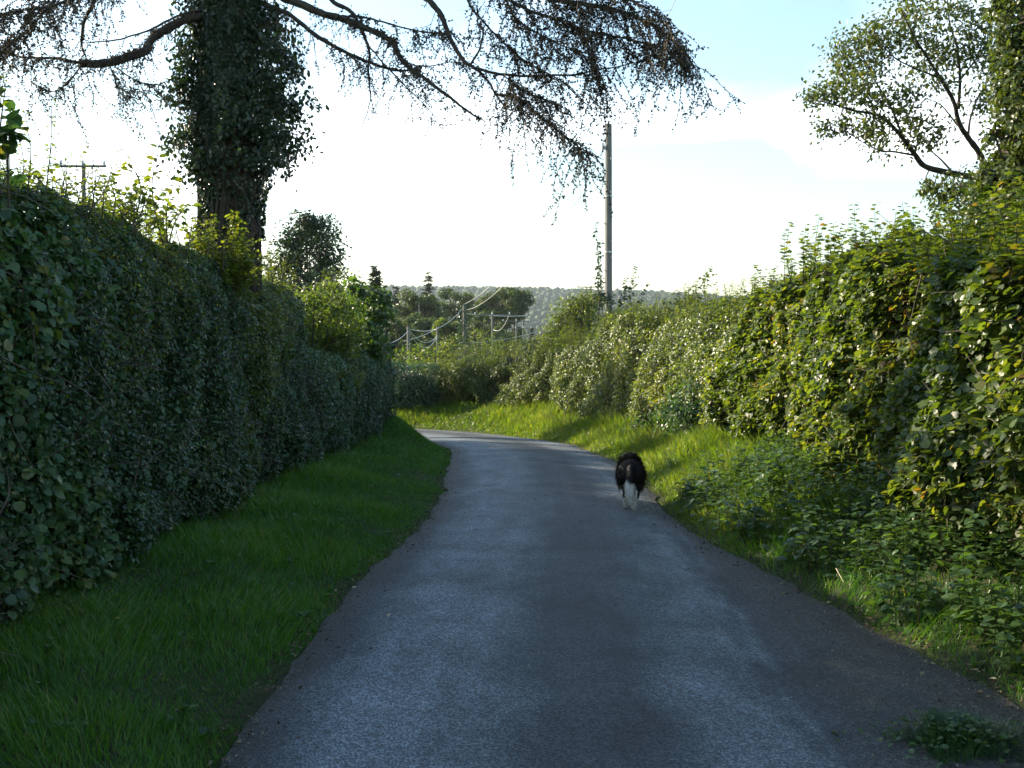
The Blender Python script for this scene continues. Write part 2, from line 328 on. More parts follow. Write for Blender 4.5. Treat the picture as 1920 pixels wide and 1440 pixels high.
CEN = spline([(-.42, -9), (-.2, -4), (-.08, 0), (.06, 4), (.22, 7), (.37, 10), (.38, 13.2), (.22, 16.3), (-.15, 19.2), (-1.0, 22.3), (-2.5, 24.6), (-5, 26.3), (-9, 27.6), (-16, 29)], 420)
TAN = nrm(np.gradient(CEN, axis=0)); RGT = np.c_[TAN[:, 1], -TAN[:, 0]]
SL = np.concatenate([[0], np.cumsum(np.linalg.norm(np.diff(CEN, axis=0), axis=1))])
EXT = np.interp(CEN[:, 1], [-9, 2, 4.5, 5.29, 6.06, 7, 8.3, 9.5], [1.5, 1.25, 1.0, .87, .68, .40, .12, 0.0])
DIP = -.30 * sm(CEN[:, 1], 14.5, 25.5)
WL = 1.22 + .04 * np.sin(SL * .9) + np.convolve(rng.normal(0, .035, len(SL)), np.ones(4) / 4, 'same')
WR = 1.22 + EXT + .05 * np.sin(SL * 1.1 + 2) + np.convolve(rng.normal(0, .04, len(SL)), np.ones(4) / 4, 'same')
nu = 25; u01 = np.linspace(0, 1, nu)
lx = -WL[:, None] + (WL + WR)[:, None] * u01[None]
LP = CEN[:, None, :] + RGT[:, None, :] * lx[..., None]
lz = 0.035 * (1 - np.minimum(1, np.abs(lx) / 1.2) ** 2) + DIP[:, None]
def gridT(n, m):
    i = np.arange(n - 1)[:, None] * m; j = np.arange(m - 1)[None]
    return np.concatenate([np.stack([i + j, i + j + 1, i + m + j + 1], -1).reshape(-1, 3), np.stack([i + j, i + m + j + 1, i + m + j], -1).reshape(-1, 3)])
lane = MB().add(np.concatenate([LP, lz[..., None]], -1).reshape(-1, 3), gridT(len(CEN), nu)).build('lane', M_LANE, smooth=True, uv=np.stack([lx, np.broadcast_to(SL[:, None], lx.shape), np.minimum(lx + WL[:, None], WR[:, None] - lx)], -1).reshape(-1, 3))
tag(lane, 'worn grey single-track lane curving left between hedges', 'lane', kind='structure')

def verge_z(side, tt, s):
    """height of the verge at distance tt from the lane edge"""
    if side < 0:
        z = -0.03 + .15 * sm(tt, 0, .9) + .06 * sm(tt, .9, 2.2) + .40 * sm(tt, .05, .9) * sm(s, 23.5, 29.0)
    else:
        z = -0.03 + .12 * sm(tt, 0, .4) + .42 * sm(tt, .3, 1.7)
    z = z + .035 * np.sin(s * 1.1 + tt * 2) * sm(tt, .2, .8) + .02 * np.sin(s * 2.7 - tt * 3.1) * sm(tt, .15, .6)
    return z
def verge_pt(side, s, tt):
    """world point on the verge surface for arc length s and distance tt from the edge"""
    c = np.stack([np.interp(s, SL, CEN[:, 0]), np.interp(s, SL, CEN[:, 1])], -1)
    rg = nrm(np.stack([np.interp(s, SL, RGT[:, 0]), np.interp(s, SL, RGT[:, 1])], -1))
    w = np.interp(s, SL, WR if side > 0 else WL)
    q = c + rg * (side * (w + tt))[:, None]
    return np.c_[q, verge_z(side, tt, s) + np.interp(s, SL, DIP)]
for side, nm, wid in ((-1, 'verge_left', 2.9), (1, 'verge_right', 4.2)):
    nt_ = 26; tt = np.linspace(-.06, wid, nt_); S, TT = np.meshgrid(SL, tt, indexing='ij')
    V = verge_pt(side, S.ravel(), TT.ravel()); f = gridT(len(SL), nt_)
    if side < 0: f = f[:, ::-1]
    o_ = MB().add(V, f).build(nm, M_SOIL, smooth=True)
    tag(o_, 'low grassy verge soil along the %s edge of the lane' % ('left' if side < 0 else 'right'), 'verge', kind='structure')
S4 = float(np.interp(4, CEN[:194, 1], SL[:194]))
def s_at(y): return np.interp(y, CEN[:300, 1], SL[:300])

# ------------------------------------------------------------------ grass
def in_view(p, mx=1.06):
    d = np.maximum(p[:, 1], .1); x = np.abs(p[:, 0] / d * F_PX) ; y = HOR - (p[:, 2] - CAM_H) / d * F_PX
    return (p[:, 1] > 2.5) & (x < 960 * mx) & (y < 1500)
def grass(name, label, side, s0, s1, t0, t1, n, h0, h1, wid, dens=None, hfun=None, mat=M_GRASS):
    s = s0 + (s1 - s0) * rng.random(n) ** 1.25; tt = t0 + (t1 - t0) * rng.random(n)
    p = verge_pt(side, s, tt); k = in_view(p); s, tt, p = s[k], tt[k], p[k]
    patch = lump(p * [1, 1, 0], 1.1)
    if dens is not None:
        k = rng.random(len(p)) < dens(s, tt, patch); s, tt, p, patch = s[k], tt[k], p[k], patch[k]
    n = len(p)
    hgt = (h0 + (h1 - h0) * rng.random(n) ** 2) * (1 + .55 * patch).clip(.35)
    hgt *= np.clip(.35 + tt / .25, .35, 1)
    if hfun is not None: hgt *= hfun(s, tt)
    a = rng.uniform(0, 2 * np.pi, n) ; lean = .25 + .5 * rng.random(n)
    tip = np.c_[np.cos(a) * lean, np.sin(a) * lean, np.ones(n)]
    tip[:, 0] += .25 * np.sin(p[:, 1] * 1.3) - .1 * side; nor = np.c_[np.cos(a), np.sin(a), np.full(n, -.2)]
    tip += np.c_[np.sin(p[:, 0] * 7 + p[:, 1] * 3), np.cos(p[:, 1] * 8 - p[:, 0] * 4), np.zeros(n)] * .3
    mb = MB(); dist = np.maximum(3.0, p[:, 1])
    ww = wid * (1 + .10 * (dist - 3)) / hgt
    rn = np.clip(.45 + .22 * patch + rng.normal(0, .17, n), 0, .93); rn[rng.random(n) < .05] = 1.0
    scatter(mb, BLADE, p - [0, 0, .01], nor, tip, hgt, rn, widen=ww)
    o_ = mb.build(name, mat); tag(o_, label, 'grass', kind='stuff'); return o_
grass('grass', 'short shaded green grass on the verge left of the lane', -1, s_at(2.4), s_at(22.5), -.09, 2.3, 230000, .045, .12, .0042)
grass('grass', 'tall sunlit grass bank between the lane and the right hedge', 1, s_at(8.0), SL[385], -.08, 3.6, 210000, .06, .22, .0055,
      dens=lambda s, tt, pa: np.clip(1.1 - .5 * np.exp(-((s - s_at(8)) / 1.5) ** 2), 0, 1), hfun=lambda s, tt: .55 + .75 * sm(tt, .1, .8), mat=M_GRASS_LIT)
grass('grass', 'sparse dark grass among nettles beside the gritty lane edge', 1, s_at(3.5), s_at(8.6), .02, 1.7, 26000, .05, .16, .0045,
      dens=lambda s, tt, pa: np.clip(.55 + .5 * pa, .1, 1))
# weeds and leaf litter
mb = MB(); npl = 150
s = s_at(3.0) + (s_at(17) - s_at(3.0)) * rng.random(npl) ** 1.2; tt = .1 + 1.8 * rng.random(npl); q0 = verge_pt(-1, s, tt)
for q in q0:
    m = rng.integers(4, 9); a = rng.uniform(0, 6.28, m); d = np.c_[np.cos(a), np.sin(a), rng.uniform(.15, .9, m)]; sz0 = rng.uniform(.025, .06)
    scatter(mb, LEAF4, np.tile(q + [0, 0, rng.uniform(.02, .06)], (m, 1)), np.c_[-d[:, :2] * .6, np.ones(m)] + rng.normal(0, .2, (m, 3)), d, sz0 * rng.uniform(.7, 1.2, m), np.clip(rng.normal(.4, .25, m), 0, 1), widen=rng.uniform(.6, 1.2))
tag(mb.build('weeds', M_NET), 'small broad-leaved weeds dotted through the left verge grass', 'weeds', kind='stuff')
mb = MB(); n = 2600; s = s_at(3.0) + (s_at(20) - s_at(3.0)) * rng.random(n) ** 1.3; sd_ = np.where(rng.random(n) < .62, 1, -1); off = rng.exponential(.10, n) - .10
q = np.where((sd_ > 0)[:, None], verge_pt(1, s, -off), verge_pt(-1, s, -off)); q[:, 2] = np.interp(s, SL, DIP) + .012 + .02 * rng.random(n) + .012 * np.clip(off * 6, 0, 1)
scatter(mb, LEAF2, q, rdir(n) * .5 + [0, 0, 1], rdir(n), rng.uniform(.012, .038, n), rng.random(n))
tag(mb.build('leaf_litter', M_LIT), 'brown leaf litter gathered along both lane edges', 'leaf litter', kind='stuff')
# grass tuft by the camera on the gritty strip
def tuft(name, label, c, n, rad_, h, nleaf=0):
    th = thing(name, label, 'grass tuft', c)
    a = rng.uniform(0, 6.283, n); rr = rad_ * np.sqrt(rng.random(n)) * (.75 + .45 * np.sin(a * 3 + 1) * np.sin(a * 2)); p = np.c_[c[0] + rr * 1.35 * np.cos(a), c[1] + rr * np.sin(a), np.full(n, c[2] - .01)]
    tip = np.c_[np.cos(a) * (.2 + rr / rad_ * .7), np.sin(a) * (.2 + rr / rad_ * .7), np.ones(n)] + rng.normal(0, .2, (n, 3)); hg = h * (.5 + .6 * rng.random(n)) * (1.1 - .5 * rr / rad_)
    mb = MB(); scatter(mb, BLADE, p, np.c_[np.cos(a), np.sin(a), np.zeros(n)], tip, hg, np.clip(rng.normal(.35, .18, n), 0, .9), widen=.0065 / hg)
    mb.build('blades', M_DARK, th)['kind'] = 'stuff'
    if nleaf:
        q = c + np.c_[rng.normal(0, rad_ * .62, nleaf) * 1.2, rng.normal(0, rad_ * .5, nleaf), rng.uniform(.01, h * .75, nleaf) ** 1.0]; q[:, 2] = c[2] + (q[:, 2] - c[2]) * np.exp(-np.sum((q[:, :2] - c[:2]) ** 2, 1) / (rad_ * rad_ * 1.4)) + .01
        mb = MB(); scatter(mb, LEAF4, q, rdir(nleaf) * .5 + [0, 0, 1], rdir(nleaf) + [0, 0, .2], rng.uniform(.02, .045, nleaf), rng.random(nleaf) * .6)
        mb.build('leaves', M_NET, th)['kind'] = 'stuff'
    return th
tuft('grass_tuft', 'dark weedy tuft growing on the grit at the lower right corner', np.array([1.80, 4.02, .0]), 900, .22, .13, 420)

# ------------------------------------------------------------------ nettles on the right bank
mb = MB(); ms = MB(); npl = 1150
s = s_at(3.6) + (s_at(10.8) - s_at(3.6)) * rng.random(npl); tt = .15 + 1.75 * rng.random(npl) ** .8
p0 = verge_pt(1, s, tt)
for q, tq in zip(p0, tt):
    h = (.12 + .28 * rng.random()) * (.5 + .6 * min(1, tq / .7)); lean = rng.normal(0, .12, 2)
    top = q + [lean[0] * h, lean[1] * h, h]; st = spline([q - [0, 0, .03], (q + top) / 2 + [0, 0, .02], top], 4)
    tube(ms, st, .004, .002, 3, cap=False)
    nl = int(h / .045); zs = np.linspace(.25, 1, nl)
    for z in zs:
        a0 = rng.uniform(0, 6.28); nn = 3 if z > .9 else 2
        a = a0 + np.arange(nn) * 2 * np.pi / nn + rng.normal(0, .3, nn)
        d = np.c_[np.cos(a), np.sin(a), rng.uniform(-.5, .05, nn)]
        pos = np.repeat((q + (top - q) * z)[None], nn, 0)
        scatter(mb, LEAF4, pos + d * .015, np.c_[-d[:, :2] * .1, np.ones(nn)] + rng.normal(0, .25, (nn, 3)), d, rng.uniform(.055, .105, nn) * (1.15 - .4 * z), np.clip(rng.normal(.4, .22, nn), 0, 1), widen=1.15)
net = empty('nettle_bed', (2.6, 7, .3)); tag(net, 'low bed of nettles spilling down the bank below the right hedge', 'nettles', kind='stuff')
mb.build('leaves', M_NET, net)['kind'] = 'stuff'; ms.build('stems', M_STEM, net)['kind'] = 'stuff'

# ------------------------------------------------------------------ hedges
def hedge(name, label, path, hts, hw, z0, kinds, n, group=None, seed=0, face=0, lumpamp=.10, inset=.26, singles=None, shoots=None, ybias=1.0, depth=.13, flat=.4, up=.45):
    """path: centre line XY; hts: heights at its points; face -1/+1: the side leaves concentrate on"""
    path = np.asarray(path, float); ns = 160; C = spline(path, ns)
    tn = nrm(np.gradient(C, axis=0)); rt = np.c_[tn[:, 1], -tn[:, 0]]
    sl = np.concatenate([[0], np.cumsum(np.linalg.norm(np.diff(C, axis=0), axis=1))])
    H = np.interp(np.linspace(0, len(path) - 1, ns), np.arange(len(path)), hts)
    th_ = np.linspace(0, np.pi, 121); pw = flat
    sx = np.sign(np.cos(th_)) * np.abs(np.cos(th_)) ** pw; sz = np.abs(np.sin(th_)) ** pw
    root = thing(name, label, 'hedge', (*path[0], z0), group)
    # solid dark core, added to stop sun leaking through and darken the gaps
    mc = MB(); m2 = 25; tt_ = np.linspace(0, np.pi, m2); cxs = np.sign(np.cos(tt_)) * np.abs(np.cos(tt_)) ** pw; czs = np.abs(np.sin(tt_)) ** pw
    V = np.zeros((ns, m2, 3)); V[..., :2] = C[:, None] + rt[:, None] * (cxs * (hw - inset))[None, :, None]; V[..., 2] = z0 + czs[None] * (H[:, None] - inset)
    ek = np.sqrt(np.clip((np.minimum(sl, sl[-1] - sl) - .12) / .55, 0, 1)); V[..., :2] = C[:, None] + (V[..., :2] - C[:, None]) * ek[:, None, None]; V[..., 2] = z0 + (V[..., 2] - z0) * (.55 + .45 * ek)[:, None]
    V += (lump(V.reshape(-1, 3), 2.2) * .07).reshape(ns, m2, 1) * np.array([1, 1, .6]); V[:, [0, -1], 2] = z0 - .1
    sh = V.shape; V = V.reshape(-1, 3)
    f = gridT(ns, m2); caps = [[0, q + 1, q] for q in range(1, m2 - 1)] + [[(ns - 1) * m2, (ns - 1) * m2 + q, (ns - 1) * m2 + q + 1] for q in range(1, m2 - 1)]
    mc.add(V, np.concatenate([f, caps])); mc.build('shade_core', M_CORE, root, smooth=True)
    # leaves on the shell
    wgt = np.linalg.norm(np.diff(np.c_[sx * hw, sz * np.mean(H)], axis=0), axis=1); mid = (th_[1:] + th_[:-1]) / 2
    side = np.cos(mid)
    if face: wgt = wgt * np.where(side * face > .25, 1.0, np.where(side * face < -.45, .16, .7))
    cdf = np.concatenate([[0], np.cumsum(wgt)]); cdf /= cdf[-1]
    u = rng.random(n); t = np.interp(u, cdf, th_); s = sl[-1] * rng.random(n) ** ybias
    h = np.interp(s, sl, H)
    c = np.stack([np.interp(s, sl, C[:, 0]), np.interp(s, sl, C[:, 1])], -1); r2 = nrm(np.stack([np.interp(s, sl, rt[:, 0]), np.interp(s, sl, rt[:, 1])], -1))
    ex = np.sign(np.cos(t)) * np.abs(np.cos(t)) ** pw * hw; ez = np.abs(np.sin(t)) ** pw * h
    nx = np.sign(np.cos(t)) * np.abs(np.cos(t) + 1e-6) ** (2 - pw) / hw; nz = np.abs(np.sin(t) + 1e-6) ** (2 - pw) / h
    nn = nrm(np.c_[r2 * nx[:, None], nz])
    # rounded ends
    pos = np.c_[c + r2 * ex[:, None], z0 + ez]
    endk = np.minimum(s, sl[-1] - s); sq = np.sqrt(np.clip(endk / .5, .02, 1)); cen3 = np.c_[c, z0 + ez * .9]
    pos[:, :2] = cen3[:, :2] + (pos[:, :2] - cen3[:, :2]) * sq[:, None]
    lp = lump(pos, .9) * lumpamp + lump(pos, 3.1) * lumpamp * .5
    dep = rng.exponential(depth * .5, n); dep = np.minimum(dep, depth * 2.4); pos = pos + nn * (lp - dep)[:, None]
    nor = nn * (1.2 - up) + rdir(n) * .75 + [0, 0, up]
    tip = rdir(n) * .8 + nn * .5 + [0, 0, -.35]
    kind = np.zeros(n, int)
    rv = np.clip(.45 + .25 * lump(pos, .7) + rng.normal(0, .2, n), 0, 1)
    left = np.ones(n, bool)
    for q, (tpl, mat, s0, s1, sel) in enumerate(kinds):
        k = left & sel(pos, rng.random(n)) if sel else left.copy(); left &= ~k
        sz_ = rng.uniform(s0, s1, n)
        if singles and q == singles[0]:
            d = np.maximum(pos[:, 1], 1); score = sz_ / d * (dep < .035) * k * in_view(pos, 1.0) * (np.sum(nn * (pos - [0, 0, CAM_H]), -1) < 0)
            pick = np.argsort(-score)[:singles[1]]; pick = pick[score[pick] > 0]
            me = None
            Rm = frames(nor[pick], tip[pick])
            for a_, ii in enumerate(pick):
                if me is None:
                    me = bpy.data.meshes.new('leaf'); me.from_pydata([tuple(x) for x in tpl[0]], [], [tuple(int(y) for y in x) for x in tpl[1]]); me.materials.append(singles[2]); me.polygons.foreach_set('use_smooth', [True] * len(me.polygons)); me.update()
                ob = bpy.data.objects.new('leaf', me); COL.objects.link(ob); ob.parent = root
                mw = mathutils.Matrix(Rm[a_].tolist()).to_4x4(); mw.translation = (pos[ii] + nn[ii] * .015 - np.array(root.location)).tolist()
                ob.matrix_basis = mw @ mathutils.Matrix.Diagonal((sz_[ii],) * 3).to_4x4()
            k = k.copy(); k[pick] = False
        ml = MB(); scatter(ml, tpl, pos[k], nor[k], tip[k], sz_[k], rv[k])
        o_ = ml.build('foliage', mat, root, smooth=True)
        if o_: o_['kind'] = 'stuff'
    # twigs showing in the face
    mt = MB(); ntw = int(n / 260)
    for ii in rng.choice(n, ntw, replace=False):
        a = pos[ii] + nn[ii] * (dep[ii] * .8 - .02); d = nrm(nn[ii] * .35 + rdir(1)[0] + np.array([0, 0, .3])); l_ = rng.uniform(.15, .5)
        tube(mt, spline([a, a + d * l_ * .5 + rng.normal(0, .03, 3), a + d * l_ + [0, 0, -.03]], 5), .005, .002, 3, cap=False)
    # upright shoots on the top
    if shoots:
        cnt, h0, h1, tpl, mat, ls, step = shoots; ml = MB()
        for _ in range(cnt):
            ss = sl[-1] * rng.random(); cc = np.array([np.interp(ss, sl, C[:, 0]), np.interp(ss, sl, C[:, 1])]); rr = nrm(np.array([np.interp(ss, sl, rt[:, 0]), np.interp(ss, sl, rt[:, 1])]))
            b0 = np.r_[cc + rr * rng.uniform(-.9, .9) * hw, z0 + np.interp(ss, sl, H) - .25]
            hh = .2 + rng.uniform(h0, h1); top = b0 + np.r_[rng.normal(0, .16, 2) * hh, hh]; st = spline([b0, (b0 + top) / 2 + np.r_[rng.normal(0, .04, 2), 0], top], 6)
            tube(mt, st, .005, .002, 3, cap=False)
            m = max(4, int(hh / step)); w = np.linspace(.25, 1, m); pp = np.stack([np.interp(w, np.linspace(0, 1, 6), st[:, q]) for q in range(3)], -1)
            pp = np.repeat(pp, 2, 0); m *= 2; a = rng.uniform(0, 6.28, m); d = np.c_[np.cos(a), np.sin(a), rng.uniform(-.3, .5, m)]
            scatter(ml, tpl, pp + d * .012, rdir(m) * .4 + [0, 0, 1] - d * .2, d, rng.uniform(*ls, m) * np.repeat(1.1 - .45 * w, 2), np.clip(rng.normal(.55, .2, m), 0, 1))
        o_ = ml.build('shoots', mat, root); o_['kind'] = 'stuff'
    mt.build('twigs', M_TWIG, root)['kind'] = 'stuff'
    return root

# left: tall clipped hedge
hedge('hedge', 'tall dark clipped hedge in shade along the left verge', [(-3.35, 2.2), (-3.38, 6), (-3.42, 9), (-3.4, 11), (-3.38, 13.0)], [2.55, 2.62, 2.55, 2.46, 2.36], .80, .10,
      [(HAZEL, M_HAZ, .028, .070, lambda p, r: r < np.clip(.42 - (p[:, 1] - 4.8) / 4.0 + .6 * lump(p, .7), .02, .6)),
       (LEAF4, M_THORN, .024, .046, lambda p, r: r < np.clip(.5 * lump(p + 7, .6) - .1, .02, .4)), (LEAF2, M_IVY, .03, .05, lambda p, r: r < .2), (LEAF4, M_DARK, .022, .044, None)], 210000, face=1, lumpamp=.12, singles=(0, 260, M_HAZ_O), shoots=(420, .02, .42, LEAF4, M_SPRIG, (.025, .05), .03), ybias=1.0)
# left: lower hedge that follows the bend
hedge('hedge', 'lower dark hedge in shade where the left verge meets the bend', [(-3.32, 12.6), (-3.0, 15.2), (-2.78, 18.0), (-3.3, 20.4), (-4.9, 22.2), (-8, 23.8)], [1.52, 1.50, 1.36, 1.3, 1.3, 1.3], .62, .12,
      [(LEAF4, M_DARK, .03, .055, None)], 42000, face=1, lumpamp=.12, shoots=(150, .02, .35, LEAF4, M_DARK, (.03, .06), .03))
# right: tall field-maple hedge
hedge('hedge', 'tall sunlit maple hedge with yellowing glossy leaves at right', [(3.85, 3.6), (3.85, 6), (3.85, 8.5), (3.9, 11.5), (3.95, 14.3)], [1.68, 1.82, 2.04, 2.26, 1.80], .84, .42,
      [(MAPLE, M_MAP, .042, .076, lambda p, r: r < .5), (LEAF4, M_MAP, .035, .06, None)], 165000, face=-1, lumpamp=.24, depth=.24, inset=.42,
      singles=(0, 280, M_MAP_O), shoots=(330, .08, .5, MAPLE5, M_MAP, (.06, .10), .045), flat=.5, up=.75)
# right: hawthorn hedge round the bend
hedge('hedge', 'sunlit glinting hawthorn hedge curving round the outside of the bend', [(4.0, 13.8), (3.85, 17.6), (3.1, 21.3), (1.8, 24.8), (.2, 27.4), (-2.3, 29.3)], [1.95, 2.08, 2.1, 1.85, 1.4, 1.0], .95, .30,
      [(LEAF4, M_THORN, .035, .07, None)], 150000, face=-1, lumpamp=.30, depth=.32, inset=.55, up=.55, flat=.85, shoots=(380, .05, .60, LEAF4, M_THORN, (.04, .075), .04))
hedge('hedge', 'short shaded clipped hedge beyond the bend by the pole', [(-2.05, 27.9), (-3.6, 28.6), (-6.2, 29.8), (-10, 31)], [1.32, 1.42, 1.42, 1.42], .6, -.02,
      [(LEAF4, M_DARK, .035, .065, None)], 26000, face=-1, lumpamp=.1)  # outer hedge carried on, its shaded face put into darker leaf colour

# ------------------------------------------------------------------ bushes and saplings
def bush(name, label, cat, base, tips, tpl, mat, size, step=.035, stem=.012, sides=3, slen=.3, group=None, start=.3, part='foliage'):
    base = np.asarray(base, float); root = thing(name, label, cat, base, group); ms = MB(); ml = MB()
    for tp in tips:
        tp = np.asarray(tp, float); b0 = base + np.r_[rng.normal(0, .05, 2), 0]
        mid = b0 + (tp - b0) * .55 + np.r_[rng.normal(0, .06, 2), .06]
        st = spline([b0, mid, tp], 12); tube(ms, st, stem, stem * .3, 5)
        ln = np.linalg.norm(tp - b0); segs = [(st, start)]
        for _ in range(sides):
            w = rng.uniform(start, .92); i0 = int(w * 11); d = nrm(nrm(tp - b0) * .6 + rdir(1)[0] * [1, 1, .5]); l_ = slen * rng.uniform(.4, 1) * (1.25 - w)
            q = spline([st[i0], st[i0] + d * l_ * .5 + [0, 0, .02], st[i0] + d * l_], 6); tube(ms, q, stem * .35, stem * .15, 3, cap=False); segs.append((q, .15))
        for q, s0 in segs:
            l_ = np.linalg.norm(np.diff(q, axis=0), axis=1).sum(); m = max(3, int(l_ * (1 - s0) / step)); w = np.linspace(s0, 1, m)
            pp = np.stack([np.interp(w, np.linspace(0, 1, len(q)), q[:, c]) for c in range(3)], -1); pp = np.repeat(pp, 2, 0); m *= 2
            a = rng.uniform(0, 6.28, m); d = np.c_[np.cos(a), np.sin(a), rng.uniform(-.5, .5, m)]
            scatter(ml, tpl, pp + d * .015, rdir(m) * .6 + [0, 0, .8] , d, rng.uniform(*size, m), np.clip(rng.normal(.5, .22, m), 0, 1))
    ms.build('stems', M_TWIG, root); o_ = ml.build(part, mat, root); o_['kind'] = 'stuff'
    return root
GS = 'saplings rising above the left hedge'
bush('hazel_sapling', 'big-leaved shoot at the left edge of the picture above the hedge', 'sapling', P(-10, 420, 5.4), [P(10, 165, 5.4), P(-25, 120, 5.5), P(22, 225, 5.3)], HAZEL, M_HAZ, (.07, .10), .07, .008, 2, .25, GS)
bush('hazel_sapling', 'slim sapling with round backlit leaves behind the far crossarm pole', 'sapling', P(235, 470, 7.6), [P(228, 285, 7.6), P(205, 330, 7.7), P(262, 350, 7.5)], LEAF4, M_SPRIG, (.045, .075), .045, .008, 4, .3, GS)
bush('hazel_sapling', 'leafy backlit sapling just left of the ivy-clad trunk', 'sapling', P(315, 500, 8.6), [P(298, 278, 8.6), P(325, 340, 8.5), P(345, 390, 8.8), P(285, 380, 8.7)], LEAF4, M_SPRIG, (.05, .085), .045, .009, 5, .35, GS)
bush('hedge_shrub', 'thin sprigs on the hedge top under the hanging larch twigs', 'shrub', P(95, 440, 6.6), [P(45, 300, 6.5), P(85, 318, 6.7), P(125, 335, 6.6), P(60, 350, 6.4), P(150, 360, 6.8)], LEAF4, M_SPRIG, (.03, .055), .04, .006, 4, .25, GS)
bush('hedge_shrub', 'dense yellow-lit shrub on the hedge top between sapling and trunk', 'shrub', P(215, 500, 7.8), [P(x, y, d) for x, y, d in ((150, 375, 7.6), (185, 345, 7.8), (215, 375, 7.9), (255, 390, 8.0), (275, 410, 7.7), (180, 400, 7.5), (240, 360, 8.1), (300, 420, 8.0))], LEAF4, M_SPRIG, (.035, .06), .035, .008, 8, .4, GS)
bush('hedge_shrub', 'bright yellow-green shrub in front of the bare larch trunk', 'shrub', P(420, 580, 9.8), [P(x, y, d) for x, y, d in ((340, 425, 9.8), (370, 415, 9.9), (400, 402, 9.8), (425, 420, 9.7), (440, 395, 9.9), (455, 430, 9.8), (385, 445, 9.7), (355, 450, 9.6), (470, 455, 9.9), (440, 460, 9.7), (475, 480, 9.8), (415, 465, 9.6), (455, 490, 9.7), (485, 505, 9.9), (400, 480, 9.6))], LEAF4, M_SPRIG, (.04, .062), .03, .007, 11, .42, GS, start=.2)
bush('hedge_shrub', 'sparse twiggy sprays right of the larch trunk', 'shrub', P(500, 600, 13.0), [P(x, y, d) for x, y, d in ((478, 455, 13), (495, 430, 13.2), (515, 470, 13), (530, 500, 13.1), (545, 520, 13))], LEAF2, M_ASH, (.03, .05), .05, .007, 6, .35, GS)
# shrubs behind the lower left hedge
def massbush(name, label, cat, base, blobs, tpl, mat, size, per, group=None, stemr=.04, core=None):
    """rounded bush: blobs = (centre, radius); stems from the base reach each"""
    base = np.asarray(base, float); root = thing(name, label, cat, base, group); ms = MB(); ml = MB()
    tot = sum(r * r for _, r in blobs)
    for c, r in blobs:
        c = np.asarray(c, float); n = max(40, int(per * r * r))
        st = spline([base + np.r_[rng.normal(0, .06, 2), 0], base + (c - base) * .5 + rng.normal(0, .08, 3), c], 8); tube(ms, st, stemr * .6, stemr * .2, 5)
        for _ in range(9):
            d = rdir(1)[0] * r * .9; tube(ms, spline([c - d * .1, c + d * .5 + [0, 0, .03], c + d], 4), stemr * .25, stemr * .08, 3, cap=False)
        dd = rdir(n); rad_ = r * (1 - rng.random(n) ** 1.6 * .75) * (1 + .28 * lump(dd * 1.3 + c, 1.2)); pos = c + dd * rad_[:, None] * [1, 1, .92]
        k = lump(pos, 2.4 / max(.5, r)) > -.75 ; pos, dd = pos[k], dd[k]; n = len(pos)
        scatter(ml, tpl, pos, dd * .6 + rdir(n) * .7 + [0, 0, .5], rdir(n) + dd * .5 + [0, 0, -.3], rng.uniform(*size, n), np.clip(.45 + .25 * lump(pos, 1.2) + rng.normal(0, .2, n), 0, 1))
    ms.build('stems', M_TWIG, root); o_ = ml.build('foliage', mat, root); o_['kind'] = 'stuff'
    return root
def B(lst, D, jit=.4): return [(P(x, y, D + rng.uniform(-jit, jit)), r / F_PX * D) for x, y, r in lst]
massbush('hedgerow_bush', 'bright sunlit bush above the lower left hedge, with rows added to shade the lane', 'bush', P(575, 800, 15.2), B([(545, 590, 46), (560, 640, 46), (600, 600, 44), (640, 580, 46), (615, 645, 45), (655, 630, 42), (590, 560, 28), (640, 670, 40), (575, 690, 40), (530, 640, 46), (625, 550, 30), (600, 720, 40), (650, 715, 36)], 15.2) + [(np.array([-3.55 + .12 * math.sin(k_ * 2.1), 12.5 + .5 * k_, 1.85 + .40 * (k_ % 2)]), .46) for k_ in range(14)] + [(np.array([-4.2 + .1 * math.sin(k_ * 1.7), 12.9 + .62 * k_, 2.05 + .35 * (k_ % 2)]), .52) for k_ in range(11)], LEAF4, M_SPRIG, (.04, .07), 5500, 'bushes behind the lower left hedge')  # the two long blob rows are added to block sun from the lane
massbush('hedgerow_bush', 'greener broad-leaved bush right of the bright bush', 'bush', P(690, 790, 17.5), B([(680, 570, 36), (705, 590, 32), (690, 630, 40), (670, 545, 26), (715, 555, 20), (680, 680, 38), (700, 660, 30), (665, 610, 34)], 17.5), MAPLE5, M_NET, (.06, .10), 4200, 'bushes behind the lower left hedge')
massbush('hedgerow_bush', 'narrow strip of dark leaves as the shaded bush side at the end of the lower left hedge', 'bush', P(722, 780, 18.2), B([(722, 610, 24), (725, 650, 22), (718, 690, 22), (728, 575, 15)], 18.2, .2), LEAF4, M_IVY, (.05, .08), 3200, 'bushes behind the lower left hedge')  # shaded side of the bushes, put in as separate dark leaves
massbush('hedgerow_tree', 'small round dark tree standing behind the left hedge beyond the larch', 'tree', P(575, 690, 24), B([(575, 440, 48), (560, 490, 46), (610, 470, 40), (545, 450, 34), (600, 430, 36), (530, 500, 34), (585, 520, 44), (620, 505, 30), (575, 415, 26), (540, 540, 36), (580, 560, 40), (620, 550, 36), (520, 560, 30), (640, 580, 36), (560, 600, 40)], 24, .9), LEAF2, M_IVY, (.07, .12), 3300, stemr=.06)
massbush('hedgerow_bush', 'brownish sprays of shrub between the round tree and the conifer tips', 'bush', P(650, 700, 21), B([(620, 530, 30), (655, 525, 26), (685, 540, 22), (640, 550, 34), (600, 545, 26), (610, 580, 32), (650, 580, 32), (690, 570, 24), (700, 590, 28)], 21), LEAF2, M_ASH, (.05, .09), 1700, 'bushes behind the lower left hedge')
